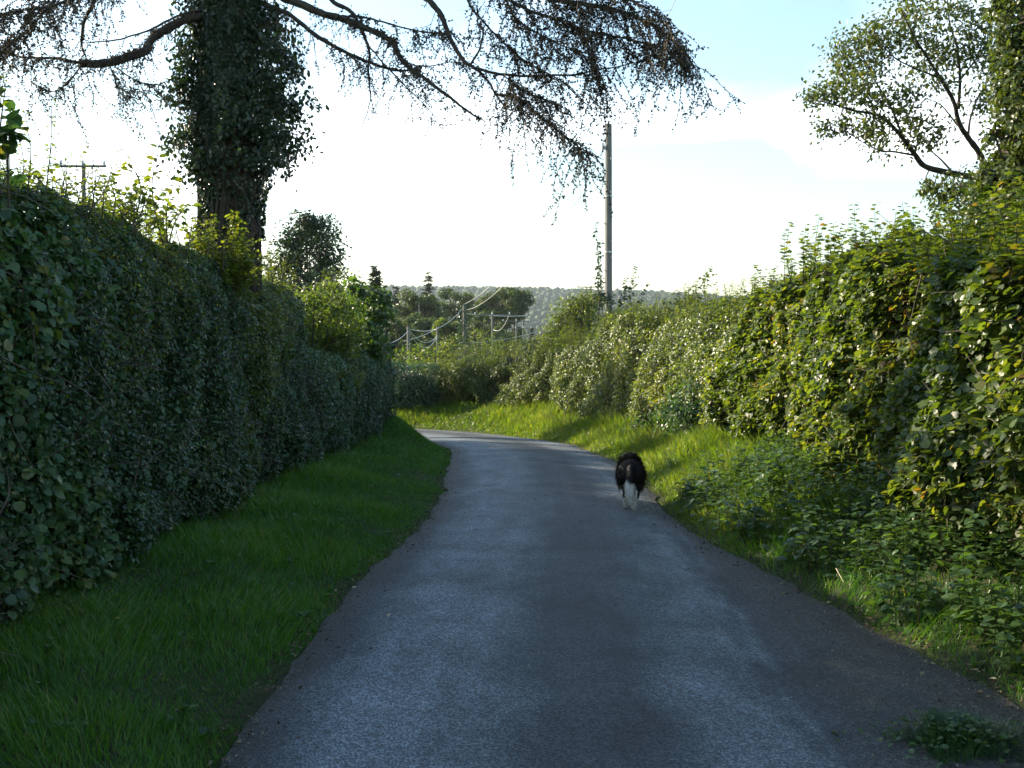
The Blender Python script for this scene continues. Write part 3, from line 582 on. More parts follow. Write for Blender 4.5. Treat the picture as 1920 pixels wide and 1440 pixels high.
# right side
massbush('bramble_bush', 'low shaded bramble clump where the maple hedge meets the grass bank', 'bush', P(1290, 850, 15.5), B([(1285, 795, 44), (1320, 785, 46), (1245, 795, 32), (1300, 750, 40), (1340, 770, 46), (1210, 785, 22), (1335, 820, 40), (1260, 765, 28)], 15.5), LEAF4, M_DARK, (.045, .075), 4200)
massbush('hedgerow_bush', 'rounded clipped bush left of the telegraph pole', 'bush', P(1075, 740, 27.5), B([(1070, 590, 38), (1095, 570, 30), (1050, 615, 32), (1035, 640, 28), (1100, 610, 38), (1085, 640, 36), (1115, 560, 20)], 27.5), LEAF4, M_THORN, (.05, .09), 5000, 'bushes behind the bend hedge')
massbush('hedgerow_bush', 'pale green bush behind the hedge right of the telegraph pole', 'bush', P(1230, 760, 21.5), B([(1190, 590, 34), (1225, 600, 36), (1260, 600, 34), (1160, 600, 26), (1290, 590, 34), (1320, 600, 30)], 21.5), LEAF4, M_THORN, (.05, .08), 2400, 'bushes behind the bend hedge')
bush('elder_shrub', 'feathery dark shrub with upright sprays above the bend hedge', 'shrub', P(1285, 680, 19.5), [P(x, y, d) for x, y, d in ((1245, 560, 19.5), (1265, 545, 19.6), (1285, 560, 19.4), (1330, 500, 19.5), (1310, 525, 19.3), (1345, 550, 19.7), (1225, 575, 19.8), (1295, 540, 19.5), (1365, 555, 19.2), (1385, 570, 19.0))], LEAF2, M_ASH, (.06, .10), .04, .012, 9, .55)
bush('ivy_shoot', 'tall leafy shoot just left of the telegraph pole', 'shrub', P(1135, 700, 24.6), [P(1116, 420, 24.6), P(1122, 470, 24.5)], LEAF4, M_IVY, (.07, .10), .06, .015, 10, .32, start=.42)
bush('ivy_shoot', 'leafy spray leaning right from the foot of the telegraph pole', 'shrub', P(1150, 700, 24.4), [P(1190, 497, 24.4), P(1175, 520, 24.3), P(1165, 545, 24.3), P(1215, 530, 24.2)], LEAF4, M_IVY, (.06, .10), .06, .013, 7, .4, start=.45)
massbush('ivy_bush', 'dark ivy growth wrapped round the foot of the telegraph pole', 'bush', P(1145, 760, 24.7), B([(1145, 590, 20), (1140, 560, 14), (1150, 630, 24), (1128, 610, 18)], 24.7, .2), LEAF4, M_IVY, (.06, .09), 3000)

# ------------------------------------------------------------------ larch with ivy
LD = 10.8; LS = LD / 11.8
root = thing('larch_tree', 'ivy-clad larch leaning its drooping bare branches over the lane', 'tree', (P(428, 0, LD)[0], LD, 0.05))
mt = MB()
tr = spline([(P(432, 0, LD)[0], LD, -.1), P(430, 440, LD), P(425, 250, LD), P(430, 0, LD), P(440, -500, LD), P(445, -1100, LD)], 60)
tube(mt, tr, np.interp(tr[:, 2], [0, 2, 6, 14], [.40, .30, .27, .16]), None, 16, rough=.10); mt.build('trunk', M_LARCH, root, smooth=True)
limbs = [  # (pixel path, depth start, depth end, radius start, end, twig density)
    ([(400, 30), (340, 40), (290, 65), (270, 95), (235, 108), (200, 118), (150, 120)], 11.7, 10.4, .085, .07, 1.3),
    ([(160, 120), (110, 112), (60, 108), (0, 95), (-70, 80)], 10.4, 9.6, .028, .012, 2.2),
    ([(380, 20), (320, 35), (270, 58), (210, 76), (165, 79)], 11.6, 11.0, .026, .010, .25),
    ([(190, -40), (172, 10), (156, 45), (153, 85), (162, 108)], 9.9, 10.4, .040, .014, .5),
    ([(190, -30), (120, 5), (50, 20), (-20, 40)], 9.4, 8.4, .03, .012, 4.5),
    ([(130, -30), (60, 50), (20, 80), (-10, 95)], 9.2, 8.6, .02, .008, 3.2),
    ([(215, 128), (250, 150), (290, 158), (315, 150)], 10.7, 11.0, .014, .006, 2.2),
    ([(150, 125), (120, 160), (100, 172), (60, 155)], 10.4, 10.2, .014, .006, 2.2),
    ([(205, 125), (215, 150), (222, 165), (250, 172), (275, 168)], 10.6, 10.9, .012, .005, 2.4),
    ([(500, 10), (545, 28), (600, 70), (650, 98), (700, 120), (740, 130), (790, 128)], 11.7, 10.7, .05, .015, 1.3),
    ([(480, -25), (555, 5), (620, 28), (680, 52), (730, 75), (760, 115), (800, 150), (850, 190), (902, 228)], 11.8, 10.0, .085, .014, .85),
    ([(580, -60), (625, 0), (660, 25), (690, 85), (694, 130), (698, 180)], 11.5, 10.8, .05, .012, .7),
    ([(698, 178), (690, 210), (678, 250), (672, 300), (667, 350)], 10.8, 10.6, .011, .003, .05),
    ([(697, 180), (703, 215), (708, 250), (714, 280)], 10.8, 10.7, .006, .002, .05),
    ([(702, 207), (730, 216), (755, 221), (782, 222)], 10.8, 10.9, .006, .002, .05),
    ([(690, 85), (720, 118), (760, 160), (790, 190), (815, 220), (832, 238)], 11.0, 10.6, .016, .004, .5),
    ([(790, 205), (797, 235), (795, 262)], 10.7, 10.7, .004, .002, .05),
    ([(640, 30), (700, 38), (760, 55), (820, 60), (850, 55)], 11.3, 10.4, .02, .008, 1.8),
    ([(740, 95), (770, 118), (800, 122), (840, 115), (870, 118)], 10.7, 10.4, .014, .006, 1.3),
    ([(760, -70), (800, -5), (830, 30), (845, 75), (870, 115), (890, 128), (920, 160), (950, 202)], 10.6, 9.8, .06, .012, .55),
    ([(880, 125), (895, 100), (905, 60), (895, 45)], 10.0, 9.9, .02, .01, 1.0),
    ([(885, 128), (925, 138), (980, 140), (1040, 140), (1110, 135), (1180, 120), (1230, 100)], 10.0, 9.2, .026, .005, 1.3),
    ([(930, 178), (960, 178), (990, 195), (1030, 235), (1070, 265), (1108, 300)], 9.8, 9.2, .02, .006, 4.6),
    ([(870, -30), (890, 20), (930, 70), (970, 105), (1020, 130)], 10.0, 9.6, .022, .008, 2.6),
    ([(1020, 130), (1060, 155), (1100, 200), (1140, 224), (1168, 238)], 9.6, 9.2, .012, .003, .25),
    ([(860, -60), (960, -20), (1060, 0), (1150, 18), (1220, 45), (1270, 90), (1292, 128)], 10.2, 8.8, .06, .006, 4.2),
    ([(900, -30), (980, 15), (1060, 40), (1120, 60), (1190, 75), (1240, 90)], 10.0, 9.0, .03, .006, 3.8),
    ([(930, -40), (960, 30), (990, 55), (1040, 75), (1090, 95)], 9.8, 9.3, .022, .006, 3.4),
    ([(1000, -60), (1080, -20), (1160, -10), (1220, 20), (1262, 60)], 9.6, 8.6, .03, .006, 3.8),
    ([(1085, 0), (1100, 60), (1108, 100), (1120, 135), (1140, 165)], 9.4, 9.2, .012, .003, 3.4),
    ([(940, 140), (980, 165), (1010, 180), (1050, 195)], 9.8, 9.4, .012, .005, 4.2),
    ([(420, -160), (330, -90), (230, -50), (130, -30), (40, 0)], 11.8, 9.0, .08, .02, 3.0),
    ([(440, -260), (620, -170), (800, -110), (960, -60), (1100, -40)], 11.8, 9.6, .10, .03, 1.6),
    ([(440, -420), (600, -330), (850, -250), (1150, -180)], 11.8, 9.0, .10, .02, 1.2),
    ([(430, -420), (300, -330), (120, -250), (-100, -160)], 11.8, 8.6, .10, .02, 1.2)]
tw = MB(); tf = MB()
def tufts(q, step, s0=.012, s1=.030):
    l_ = np.linalg.norm(np.diff(q, axis=0), axis=1).sum(); m = max(2, int(l_ / step)); w = np.linspace(.05, 1, m) + rng.normal(0, .02, m)
    pp = np.stack([np.interp(w, np.linspace(0, 1, len(q)), q[:, c]) for c in range(3)], -1)
    d = rdir(m) * .8 + [0, 0, -.2]
    scatter(tf, CONE, pp, rdir(m), d, rng.uniform(s0, s1, m), np.clip(rng.normal(.45, .22, m), 0, 1), widen=rng.uniform(.8, 1.6, m))
for px, d0, d1, r0, r1, dens in limbs:
    d0, d1, r0, r1 = d0 * LS, d1 * LS, r0 * LS * .60, r1 * LS * .62
    q = spline(PL(px, d0, d1), 8 * len(px)); q += np.c_[lump(q, 3.0), lump(q + 9, 3.0), lump(q + 5, 3.0)] * .015
    mb = MB(); tube(mb, q, r0, r1, 8, rough=.12); mb.build('limb', M_BARK, root, smooth=True)
    ln = np.linalg.norm(np.diff(q, axis=0), axis=1).sum(); nb = int(ln * 13 * dens); hang = .55 if dens > 1 else .4
    if r0 > .035 and dens > .3:
        m = int(ln * 260); w = rng.random(m); rr_ = np.interp(w, [0, 1], [r0, r1]); dd = rdir(m); dd[:, 2] = np.where(rng.random(m) < .7, np.abs(dd[:, 2]), dd[:, 2])
        pp = np.stack([np.interp(w, np.linspace(0, 1, len(q)), q[:, c]) for c in range(3)], -1) + dd * rr_[:, None]
        kk = lump(pp, 2.2) > -.1; scatter(tf, CONE, pp[kk], rdir(kk.sum()), dd[kk] + rdir(kk.sum()) * .6, rng.uniform(.015, .045, kk.sum()), np.clip(rng.normal(.5, .25, kk.sum()), 0, 1), widen=.6)
    if dens >= .2: tufts(q[len(q) // 6:] + rng.normal(0, r1 + .01, (len(q) - len(q) // 6, 3)), .03 / min(dens, 1.5))
    for _ in range(nb):
        i0 = rng.integers(int(len(q) * .08), len(q) - 1); a = q[i0]; tdir = nrm(q[i0 + 1] - q[i0])
        d = nrm(rdir(1)[0] * [1, 1, .5] + tdir * .7 + [0, 0, -.25]); l_ = rng.uniform(.12, 1.0) ** 1.5 * hang * .85
        br = spline([a, a + d * l_ * .45 + [0, 0, -.06 * l_], a + d * l_ * .8 + [0, 0, -.28 * l_], a + d * l_ + rng.normal(0, .06, 3) + [0, 0, -.62 * l_]], 8)
        tube(tw, br, .0042, .0016, 3, cap=False)
        if rng.random() < .93: tufts(br, .017)
        for _k in range(rng.integers(1, 4)):
            ii = rng.integers(2, 7); e = br[ii] + np.r_[rng.normal(0, .09, 2), -rng.uniform(-.02, .20)]
            h_ = spline([br[ii], (br[ii] + e) / 2 + np.r_[rng.normal(0, .02, 2), 0], e], 4); tube(tw, h_, .0022, .001, 3, cap=False)
            if rng.random() < .8: tufts(h_, .018)
tw.build('twigs', M_TWIG, root)['kind'] = 'stuff'; tf.build('needle_tufts', M_TUFT, root)['kind'] = 'stuff'
# ivy
iv = MB(); ist = MB()
for k in range(30):
    a0 = rng.uniform(0, 6.28); zz = np.linspace(.1, rng.uniform(4, 7), 26); cx_ = np.interp(zz, tr[:, 2], tr[:, 0]); cy2 = np.interp(zz, tr[:, 2], tr[:, 1]); aa = a0 + np.cumsum(rng.normal(0, .11, 26)); rr_ = np.interp(zz, [0, 2, 6, 14], [.40, .31, .28, .17]) + .015
    tube(ist, np.c_[cx_ + rr_ * np.cos(aa), cy2 + rr_ * np.sin(aa), zz], rng.uniform(.01, .028), .008, 5)
n = 80000
yy = rng.uniform(-520, 470, n); yp = np.interp(yy, [-520, -100, 0, 60, 120, 200, 300, 345, 375, 400, 470], [.45, .5, .54, .64, .70, .70, .62, .50, .38, .35, .34])
a = rng.uniform(0, 6.28, n); z = CAM_H + (HOR - yy) / F_PX * LD
cxx = np.interp(z, tr[:, 2], tr[:, 0]); cyy = np.interp(z, tr[:, 2], tr[:, 1])
od = np.c_[np.cos(a), np.sin(a), np.zeros(n)]; base_ = np.c_[cxx, cyy, z]
lobe = .72 + .42 * lump(np.c_[np.cos(a), np.sin(a), z * .9], 1.25) + .12 * lump(np.c_[np.cos(a), np.sin(a), z], 3.5)
rr_ = .27 + (yp * np.clip(lobe, .25, 1.25) - .27).clip(.03) * (1 - rng.random(n) ** 1.7 * .9)
pos = base_ + od * rr_[:, None]; keep = (lump(pos, 2.6) > -.55) | (rr_ < .42); keep &= ~((yy > 320) & (np.cos(a) > -.25) & (np.sin(a) < .3) & (rng.random(n) < .75))
pos, od_, n = pos[keep], od[keep], keep.sum()
scatter(iv, LEAF4, pos, od_ * .8 + rdir(n) * .6 + [0, 0, .3], rdir(n) * .6 + od_ * .4 + [0, 0, -.7], rng.uniform(.030, .056, n), np.clip(rng.normal(.42, .22, n), 0, 1), widen=1.15)
# drooping ivy sprays at the right of the trunk
for (x, y, l_) in ((545, 110, .8), (560, 200, .7), (552, 290, .7), (530, 60, .7), (318, 180, .5), (320, 260, .6), (330, 120, .5), (540, 240, .8), (525, 170, .6), (505, 300, .5), (345, 330, .5)):
    for k in range(7):
        c0 = P(x + rng.normal(0, 12) + (-30 if x > 430 else 30), y + rng.normal(0, 18) - 20, LD + rng.normal(-.1, .25)); sgn = 1 if x > 430 else -1
        e = c0 + np.r_[sgn * rng.uniform(.1, .45), rng.normal(0, .15), -rng.uniform(.15, .6)] * l_; q = spline([c0, (c0 + e) / 2 + [0, 0, .12], e], 7); tube(ist, q, .006, .003, 3, cap=False)
        m = 46; w = rng.random(m); pp = np.stack([np.interp(w, np.linspace(0, 1, 7), q[:, c]) for c in range(3)], -1) + rng.normal(0, .05, (m, 3))
        scatter(iv, LEAF4, pp, rdir(m) + [sgn * .4, -.3, .3], rdir(m) * .6 + [0, 0, -.8], rng.uniform(.04, .07, m), np.clip(rng.normal(.4, .2, m), 0, 1))
iv.build('ivy', M_IVY, root)['kind'] = 'stuff'; ist.build('ivy_stems', M_BARK, root)['kind'] = 'stuff'

# ------------------------------------------------------------------ tree at the right (ash) and leafy tree at the edge
AD = 12.0
root = thing('ash_tree', 'ash tree behind the right hedge with bare limbs and loose crown', 'tree', (P(1880, 0, AD)[0], AD, .2))
mb = MB(); tr2 = spline([(P(1880, 0, AD)[0], AD, -.1), P(1890, 560, AD), P(1878, 400, AD), P(1885, 330, AD), P(1915, 150, AD + .3), P(1930, -100, AD + .5), P(1935, -400, AD + .5)], 50)
tube(mb, tr2, .20, .07, 12, rough=.08); mb.build('trunk', M_BARK, root, smooth=True)
alimbs = [([(1868, 350), (1830, 335), (1785, 325), (1735, 312), (1712, 285), (1685, 250), (1650, 218), (1600, 207), (1560, 195), (1530, 188)], 12, 11.3, .075, .008),
          ([(1718, 292), (1680, 285), (1650, 282), (1620, 268), (1600, 255)], 11.7, 11.5, .022, .006), ([(1785, 322), (1765, 300), (1745, 282), (1742, 275)], 11.9, 11.8, .02, .008),
          ([(1852, 330), (1838, 290), (1815, 258), (1798, 230), (1788, 190), (1765, 150), (1740, 110), (1715, 70), (1690, 20)], 12, 11.4, .065, .01),
          ([(1797, 205), (1800, 150), (1795, 90), (1780, 40), (1775, -40)], 11.8, 11.5, .032, .008), ([(1795, 235), (1780, 215), (1762, 195), (1735, 185)], 11.9, 11.6, .018, .006),
          ([(1690, 250), (1670, 200), (1640, 150), (1620, 110), (1600, 85)], 11.5, 11.2, .022, .005), ([(1760, 145), (1720, 130), (1680, 110), (1650, 80), (1630, 60)], 11.6, 11.2, .02, .005),
          ([(1815, 258), (1820, 220), (1835, 180), (1860, 140), (1880, 90)], 12, 12, .025, .006), ([(1800, 150), (1830, 110), (1850, 60), (1870, 20)], 11.8, 11.7, .02, .006)]
at = MB()
for px, d0, d1, r0, r1 in alimbs:
    q = spline(PL(px, d0, d1), 6 * len(px)); mb = MB(); tube(mb, q, r0 * .62, r1 * .6, 8, rough=.1); mb.build('limb', M_BARK, root, smooth=True)
clus = [(1590, 88, 26), (1575, 110, 18), (1545, 180, 22), (1565, 165, 20), (1600, 180, 26), (1600, 130, 20), (1615, 160, 26), (1640, 60, 22), (1655, 80, 20), (1640, 120, 24), (1655, 190, 26), (1625, 75, 18),
        (1690, 170, 28), (1700, 210, 28), (1720, 230, 22), (1625, 245, 18), (1655, 265, 20), (1640, 235, 20), (1725, 262, 22), (1760, 255, 18), (1700, 30, 34), (1730, 70, 34), (1700, 70, 28), (1760, 20, 30), (1745, 110, 30), (1770, 90, 30), (1720, 5, 30),
        (1760, 150, 30), (1800, 110, 26), (1820, 70, 24), (1840, 100, 30), (1850, 40, 26), (1860, 140, 28), (1840, 190, 22), (1870, 190, 26), (1880, 100, 34), (1890, 240, 26), (1810, 20, 20), (1550, 240, 10), (1585, 240, 10), (1520, 185, 12),
        (1775, 355, 20), (1800, 345, 24), (1760, 375, 14), (1830, 370, 34), (1800, 400, 34), (1860, 350, 36), (1850, 410, 40), (1890, 380, 40), (1780, 420, 26), (1875, 300, 30), (1740, 350, 9)]
al = MB(); allq = np.vstack([spline(PL(px, d0, d1), 30) for px, d0, d1, *_ in alimbs])
for x, y, r in clus:
    D = 11.6 + rng.uniform(-.5, .5); c = P(x, y, D); rr_ = r / F_PX * D * 1.15
    nb = allq[np.argmin(np.linalg.norm(allq - c, axis=1))]; tube(at, spline([nb, (nb + c) / 2 + rng.normal(0, .04, 3), c], 5), .008, .004, 4, cap=False)
    for k in range(10):
        d = nrm(rdir(1)[0] + nrm(c - nb) * .5); e = c + d * rr_ * rng.uniform(.4, 1.1) + [0, 0, -.02]; q = spline([c, (c + e) / 2 + [0, 0, .02], e], 5); tube(at, q, .004, .002, 3, cap=False)
        m = int(11 + 85 * rr_); w = rng.random(m); pp = np.stack([np.interp(w, np.linspace(0, 1, 5), q[:, cc]) for cc in range(3)], -1) + rng.normal(0, .04 + rr_ * .36, (m, 3))
        scatter(al, LEAF2, pp, rdir(m) * .9 + [0, 0, .5], rdir(m) * .6 + d * .5 + [0, 0, -.5], rng.uniform(.04, .07, m), np.clip(rng.normal(.45, .23, m), 0, 1), widen=.9)
at.build('twigs', M_TWIG, root)['kind'] = 'stuff'; al.build('crown', M_ASH, root)['kind'] = 'stuff'
massbush('leafy_tree', 'sunlit olive-leaved tree filling the upper right edge', 'tree', (5.3, 8.8, .3), [(P(1900, 330, 9.2), .32), (P(1915, 240, 9.3), .30), (P(1930, 160, 9.0), .34), (P(1905, 90, 9.2), .22), (P(1925, 30, 9.1), .32), (P(1935, -60, 9.1), .4), (P(1880, 420, 9.4), .34), (P(1935, 420, 9.0), .5), (P(1990, 250, 9.2), .6), (P(1990, 80, 9.2), .6), (P(1885, 285, 9.2), .18), (P(1890, 195, 9.3), .18), (P(1895, 130, 9.3), .18), (P(1900, 60, 9.3), .18), (P(1895, 0, 9.3), .2), (P(1880, 340, 9.3), .2), (P(1900, 420, 9.3), .3), (P(1850, 440, 9.4), .22), (P(1866, 255, 9.3), .14), (P(1856, 330, 9.4), .18), (P(1874, 110, 9.4), .12), (P(1870, 20, 9.4), .13), (P(1845, 375, 9.5), .2), (P(1878, 170, 9.3), .10)], LEAF4, M_ASH, (.045, .075), 7500, stemr=.05)

# ------------------------------------------------------------------ poles and wires
def pole(name, label, x, ytop, D, dia, group=None, zbase=None, steps=False, cross=None, zb_extra=0):
    top = P(x, ytop, D); zb = float(ground_z(top[0], D)) - .1 if zbase is None else zbase
    root = thing(name, label, 'pole', (top[0], D, zb), group); mb = MB()
    q = np.linspace([top[0], D, zb - .2], top, 14); tube(mb, q, dia * .6, dia * .5, 12); mb.build('shaft', M_POLE, root, smooth=False)
    if cross:
        w, dz = cross; mc = MB(); tube(mc, np.linspace(top + [-w, -.02 - dia / 2, -dz], top + [w, -.02 - dia / 2, -dz], 3), .045, .045, 4); mc.build('crossarm', M_POLE, root)
        for xx in (-.92, 0, .92):
            mi = MB(); c = top + [w * xx, -.02 - dia / 2, -dz]; tube(mi, np.array([c, c + [0, 0, .08], c + [0, 0, .12], c + [0, 0, .2]]), np.array([.02, .05, .05, .03]), None, 8); mi.build('insulator', M_CER, root)
    return root, top
GP = 'wooden utility poles'
mp, mtop = pole('telegraph_pole', 'tall weathered telegraph pole rising behind the bend hedge', 1141, 233, 26.0, .172, GP, zbase=.1)
for k, (yy_, sg) in enumerate(((300, .3), (340, -1), (362, .35), (392, .4), (340, -1.0), (420, -.9), (453, .45), (484, .4), (508, -.8), (275, -1.0))):
    c = P(1141 + sg * 6.5, yy_, 26.0); mb = MB(); tube(mb, np.array([c + [0, 0, 0], c + [sg * .05, -.12, 0], c + [sg * .05, -.12, .03]]), .012, .012, 6)
    mb.build('step_bolt', M_METAL, mp)
mb = MB(); tube(mb, np.array([mtop + [-.10, -.05, -.62], mtop + [-.16, -.05, -.62]]), .06, .05, 8); tube(mb, np.array([mtop + [-.16, -.05, -.72], mtop + [-.16, -.05, -.5]]), .03, .04, 8); mb.build('dropwire_bracket', M_METAL, mp)
for zz in (-1.9, -3.35):
    mb = MB(); tube(mb, np.array([mtop + [0, 0, zz], mtop + [0, 0, zz + .03]]), .112, .112, 14); mb.build('band', M_METAL, mp)
tp_, tpt = pole('power_pole', 'distant pole with a crossarm behind the saplings at far left', 157, 306, 34, .13, GP, zbase=0, cross=(.80, .12))
p1, t1 = pole('power_pole', 'thickest distant pole just right of the shaded bush end', 766, 612, 48, .16, GP)
p2, t2 = pole('power_pole', 'slim distant pole between the first far pole and the ivied one', 820, 612, 62, .12, GP)
p3, t3 = pole('power_pole', 'distant pole under a long crossarm right of the ivied pole', 923, 590, 72, .14, GP, cross=(1.35, .02))
p4, t4 = pole('power_pole', 'ivy-covered dark far pole where the bright wires meet', 871, 570, 58, .20, GP)
n = 1500; z = rng.uniform(float(ground_z(0, 58)), t4[2] + .15, n); a = rng.uniform(0, 6.28, n); rr_ = .18 + .25 * rng.random(n) * (1.2 + lump(np.c_[np.cos(a), np.sin(a), z], .7)); mb = MB()
scatter(mb, LEAF2, np.c_[t4[0] + rr_ * np.cos(a), 58 + rr_ * np.sin(a), z], np.c_[np.cos(a), np.sin(a), np.full(n, .4)] + rdir(n) * .4, rdir(n) + [0, 0, -.8], .14, rng.random(n) * .7); mb.build('ivy', M_IVY, p4)['kind'] = 'stuff'
p5, t5 = pole('power_pole', 'faint far pole at left of the twin poles near the hill', 968, 597, 105, .16, GP, cross=(1.5, .3))
p6, t6 = pole('power_pole', 'faint far pole at right of the twin poles near the hill', 981, 600, 106, .16, GP, cross=(.9, .9))
p7, t7 = pole('power_pole', 'tiny far crossarm pole peeping over the rounded bush', 1108, 536, 95, .14, GP, cross=(1.3, .12))
def wire(label, pts, sag, r, nseg=30):
    a, b_ = np.asarray(pts[0], float), np.asarray(pts[1], float); w = np.linspace(0, 1, nseg)[:, None]
    q = a + (b_ - a) * w; q[:, 2] -= sag * 4 * (w * (1 - w))[:, 0]; mb = MB(); tube(mb, q, r, r, 5)
    o_ = mb.build('overhead_wire', M_WIRE, smooth=True); tag(o_, label, 'wire', 'overhead wires'); return o_
wire('thin wire from the tall pole top passing overhead beyond the frame', (mtop + [.06, 0, -.05], (2.5, -24, 7.9)), .75, .007, 60)
wire('upper bright wire sagging from the tall pole to the ivied pole', (mtop + [-.08, 0, -.10], t4 + [0, 0, .0]), .75, .011)
wire('lower bright wire sagging from the tall pole to the ivied pole', (mtop + [-.08, 0, -.35], t4 + [.1, 0, -.35]), .95, .011)
wire('bright wire sagging from the ivied pole to the thickest far pole', (t4 + [0, 0, -.1], t1 + [0, 0, -.1]), .62, .012)
wire('upper wire sagging between the two nearest far poles', (t1 + [0, 0, -.12], t2 + [0, 0, -.55]), .55, .011)
wire('lower wire sagging between the two nearest far poles', (t1 + [0, 0, -.2], t2 + [0, 0, -.62]), .75, .010)
wire('pale wire rising behind the first far pole to the slim pole', (P(755, 640, 52), t2 + [0, 0, -.1]), .1, .012)
wire('short bright wire leaving the first far pole behind the shaded bush end', (t1 + [0, 0, -.2], P(700, 640, 40)), .3, .010)
wire('level wire strung along the long far crossarm pole', (P(870, 588, 71), P(985, 592, 100)), .1, .02)
wire('pale drop wire curving down from the crossarm pole end', (P(955, 590, 74), P(925, 618, 78)), .5, .02)
wire('pale wire crossing low behind the crossarm pole', (P(880, 643, 76), P(1012, 620, 84)), .2, .02)

# ------------------------------------------------------------------ far trees
def fartree(name, label, x, ytop, ybot, wpx, D, mat=M_FAR, group='trees in the valley beyond the bend', leaf=.24, per=105, gaps=.30, nb=34, shape=1.0, trunkmat=M_BARK):
    wpx *= 1.55; ytop -= 6; top = P(x, ytop, D); bot = P(x, ybot, D); zb = float(ground_z(top[0], D)) - .2; root = thing(name, label, 'tree', (top[0], D, zb), group)
    rw = wpx / 2 / F_PX * D; rh = (top[2] - bot[2]) / 2; cz = (top[2] + bot[2]) / 2; mb = MB()
    tube(mb, spline([(top[0], D, zb - .2), (top[0] + rng.normal(0, .1), D, (zb + cz) / 2), (top[0], D, cz + rh * .6)], 10), .03 * (top[2] - zb) * .55, .03, 7); mb2 = MB(); ml = MB()
    for k in range(nb):
        d = rdir(1)[0]; c = np.array([top[0], D, cz]) + d * [rw * .85, rw * .85, rh * .85] * rng.uniform(.45, 1) ** .6; r = min(rw, rh) * rng.uniform(.16, .36)
        tube(mb2, spline([(top[0], D, cz - rh * .6 + rh * .5 * rng.random()), (c + [top[0], D, cz]) / 2, c], 5), .05, .015, 4, cap=False)
        n = int(per * (r / leaf) ** 1.6 * .5) + 30; dd = rdir(n); pos = c + dd * (r * (1 - .7 * rng.random(n) ** 1.8))[:, None] * [1, 1, .8]
        if gaps: kk = lump(pos, 1.6 / max(.6, r)) > -1 + gaps; pos, dd = pos[kk], dd[kk]; n = len(pos)
        scatter(ml, LEAF2, pos, dd * .7 + rdir(n) * .7 + [0, 0, .4], rdir(n) + [0, 0, -.3], rng.uniform(.7, 1.3, n) * leaf, np.clip(.45 + .1 * rng.normal() + rng.normal(0, .18, n), 0, 1))
    mb.build('trunk', trunkmat, root); mb2.build('branches', M_BARK, root)['kind'] = 'stuff'; ml.build('crown', mat, root)['kind'] = 'stuff'; return root
def fir(label, x, ytop, ybot, wpx, D, group='conifers in the valley beyond the bend', lop=0.0):
    top = P(x, ytop, D); bot = P(x, ybot, D); zb = float(ground_z(top[0], D)) - .2; root = thing('conifer_tree', label, 'tree', (top[0], D, zb), group)
    mb = MB(); tube(mb, np.linspace([top[0], D, zb - .2], top, 8), .22, .02, 7); mb.build('trunk', M_BARK, root); ml = MB(); rw = wpx / 2 / F_PX * D; H = top[2] - bot[2]
    for k in range(150):
        w = rng.random() ** .75; z = top[2] - H * w; l_ = rw * (.10 + .9 * w) * rng.uniform(.55, 1.1); a = rng.uniform(0, 6.28); d = np.array([math.cos(a), math.sin(a), -.18])
        if lop and d[0] < 0 and w > .45: l_ *= 1 + lop
        m = int(14 + l_ * 26); u = rng.random(m); q = np.array([top[0], D, z]) + d * l_ * u[:, None] + np.c_[rng.normal(0, .09, (m, 2)), .10 * l_ * u ** 2 + rng.normal(0, .05, m)]
        scatter(ml, LEAF2, q, rdir(m) * .5 + [0, 0, .8], np.tile(d, (m, 1)) + rdir(m) * .6 + [0, 0, -.3], rng.uniform(.16, .34, m), np.clip(rng.normal(.4, .2, m), 0, 1), widen=.7)
    ml.build('crown', M_FIR, root)['kind'] = 'stuff'
fir('broad dark conifer with a jagged top against the hill skyline', 803, 511, 610, 68, 115, lop=.5)
fir('small pointed conifer on the hill skyline left of the broad one', 742, 532, 640, 40, 110)
fir('conifer tip showing above the bushes at the lane end', 705, 500, 600, 46, 60)
fir('small dark conifer far down in the valley at right of the poles', 998, 613, 660, 14, 170)
fartree('birch_tree', 'yellow-green birch with pale stems beneath the broad conifer', 785, 545, 650, 72, 96, trunkmat=M_METAL and M_CER)
fartree('valley_tree', 'thin grey-green tree with sky gaps behind the ivied pole', 855, 540, 620, 56, 118, gaps=.35, per=60)
fartree('valley_tree', 'dense rounded tree right of the ivied pole', 930, 540, 612, 66, 112)
fartree('valley_tree', 'rounded tree at the right end of the valley clump', 966, 538, 605, 50, 116)
fartree('valley_tree', 'dark tree under the crossarm wire behind the far pole', 905, 590, 680, 60, 100)
fartree('valley_tree', 'reddish-tinged low tree between slim pole and ivied pole', 840, 600, 670, 46, 84, mat=M_MAP)
fartree('valley_tree', 'shaded tree filling the gap behind the slim pole', 800, 600, 690, 60, 88)
fartree('valley_tree', 'low tree behind the thickest far pole', 750, 590, 690, 56, 82)
fartree('valley_tree', 'dark low tree at the foot of the twin poles', 950, 625, 690, 60, 92)
fartree('valley_tree', 'small hazy tree below the hill at the hedge gap', 1005, 640, 690, 46, 120)
for k_, (x_, yt_, yb_, w_, D_, lb_) in enumerate(((735, 575, 690, 60, 100, 'dark tree close behind the left conifer'), (770, 600, 700, 60, 106, 'leafy tree below the birch stems'), (835, 575, 690, 56, 124, 'tall tree behind the slim pole'), (880, 560, 690, 60, 126, 'broad tree behind the ivied pole'),
        (915, 570, 690, 60, 128, 'shaded tree behind the long crossarm'), (950, 590, 700, 56, 122, 'tree below the two rounded crowns'), (985, 640, 700, 50, 130, 'low hazy tree right of the twin poles'), (1020, 630, 700, 56, 118, 'hazy tree hiding behind the bend hedge'), (815, 640, 710, 60, 80, 'low dark tree behind the lit bush'))):
    fartree('valley_tree', lb_, x_, yt_, yb_, w_, D_, nb=30)
GB = 'bushes by the far poles'
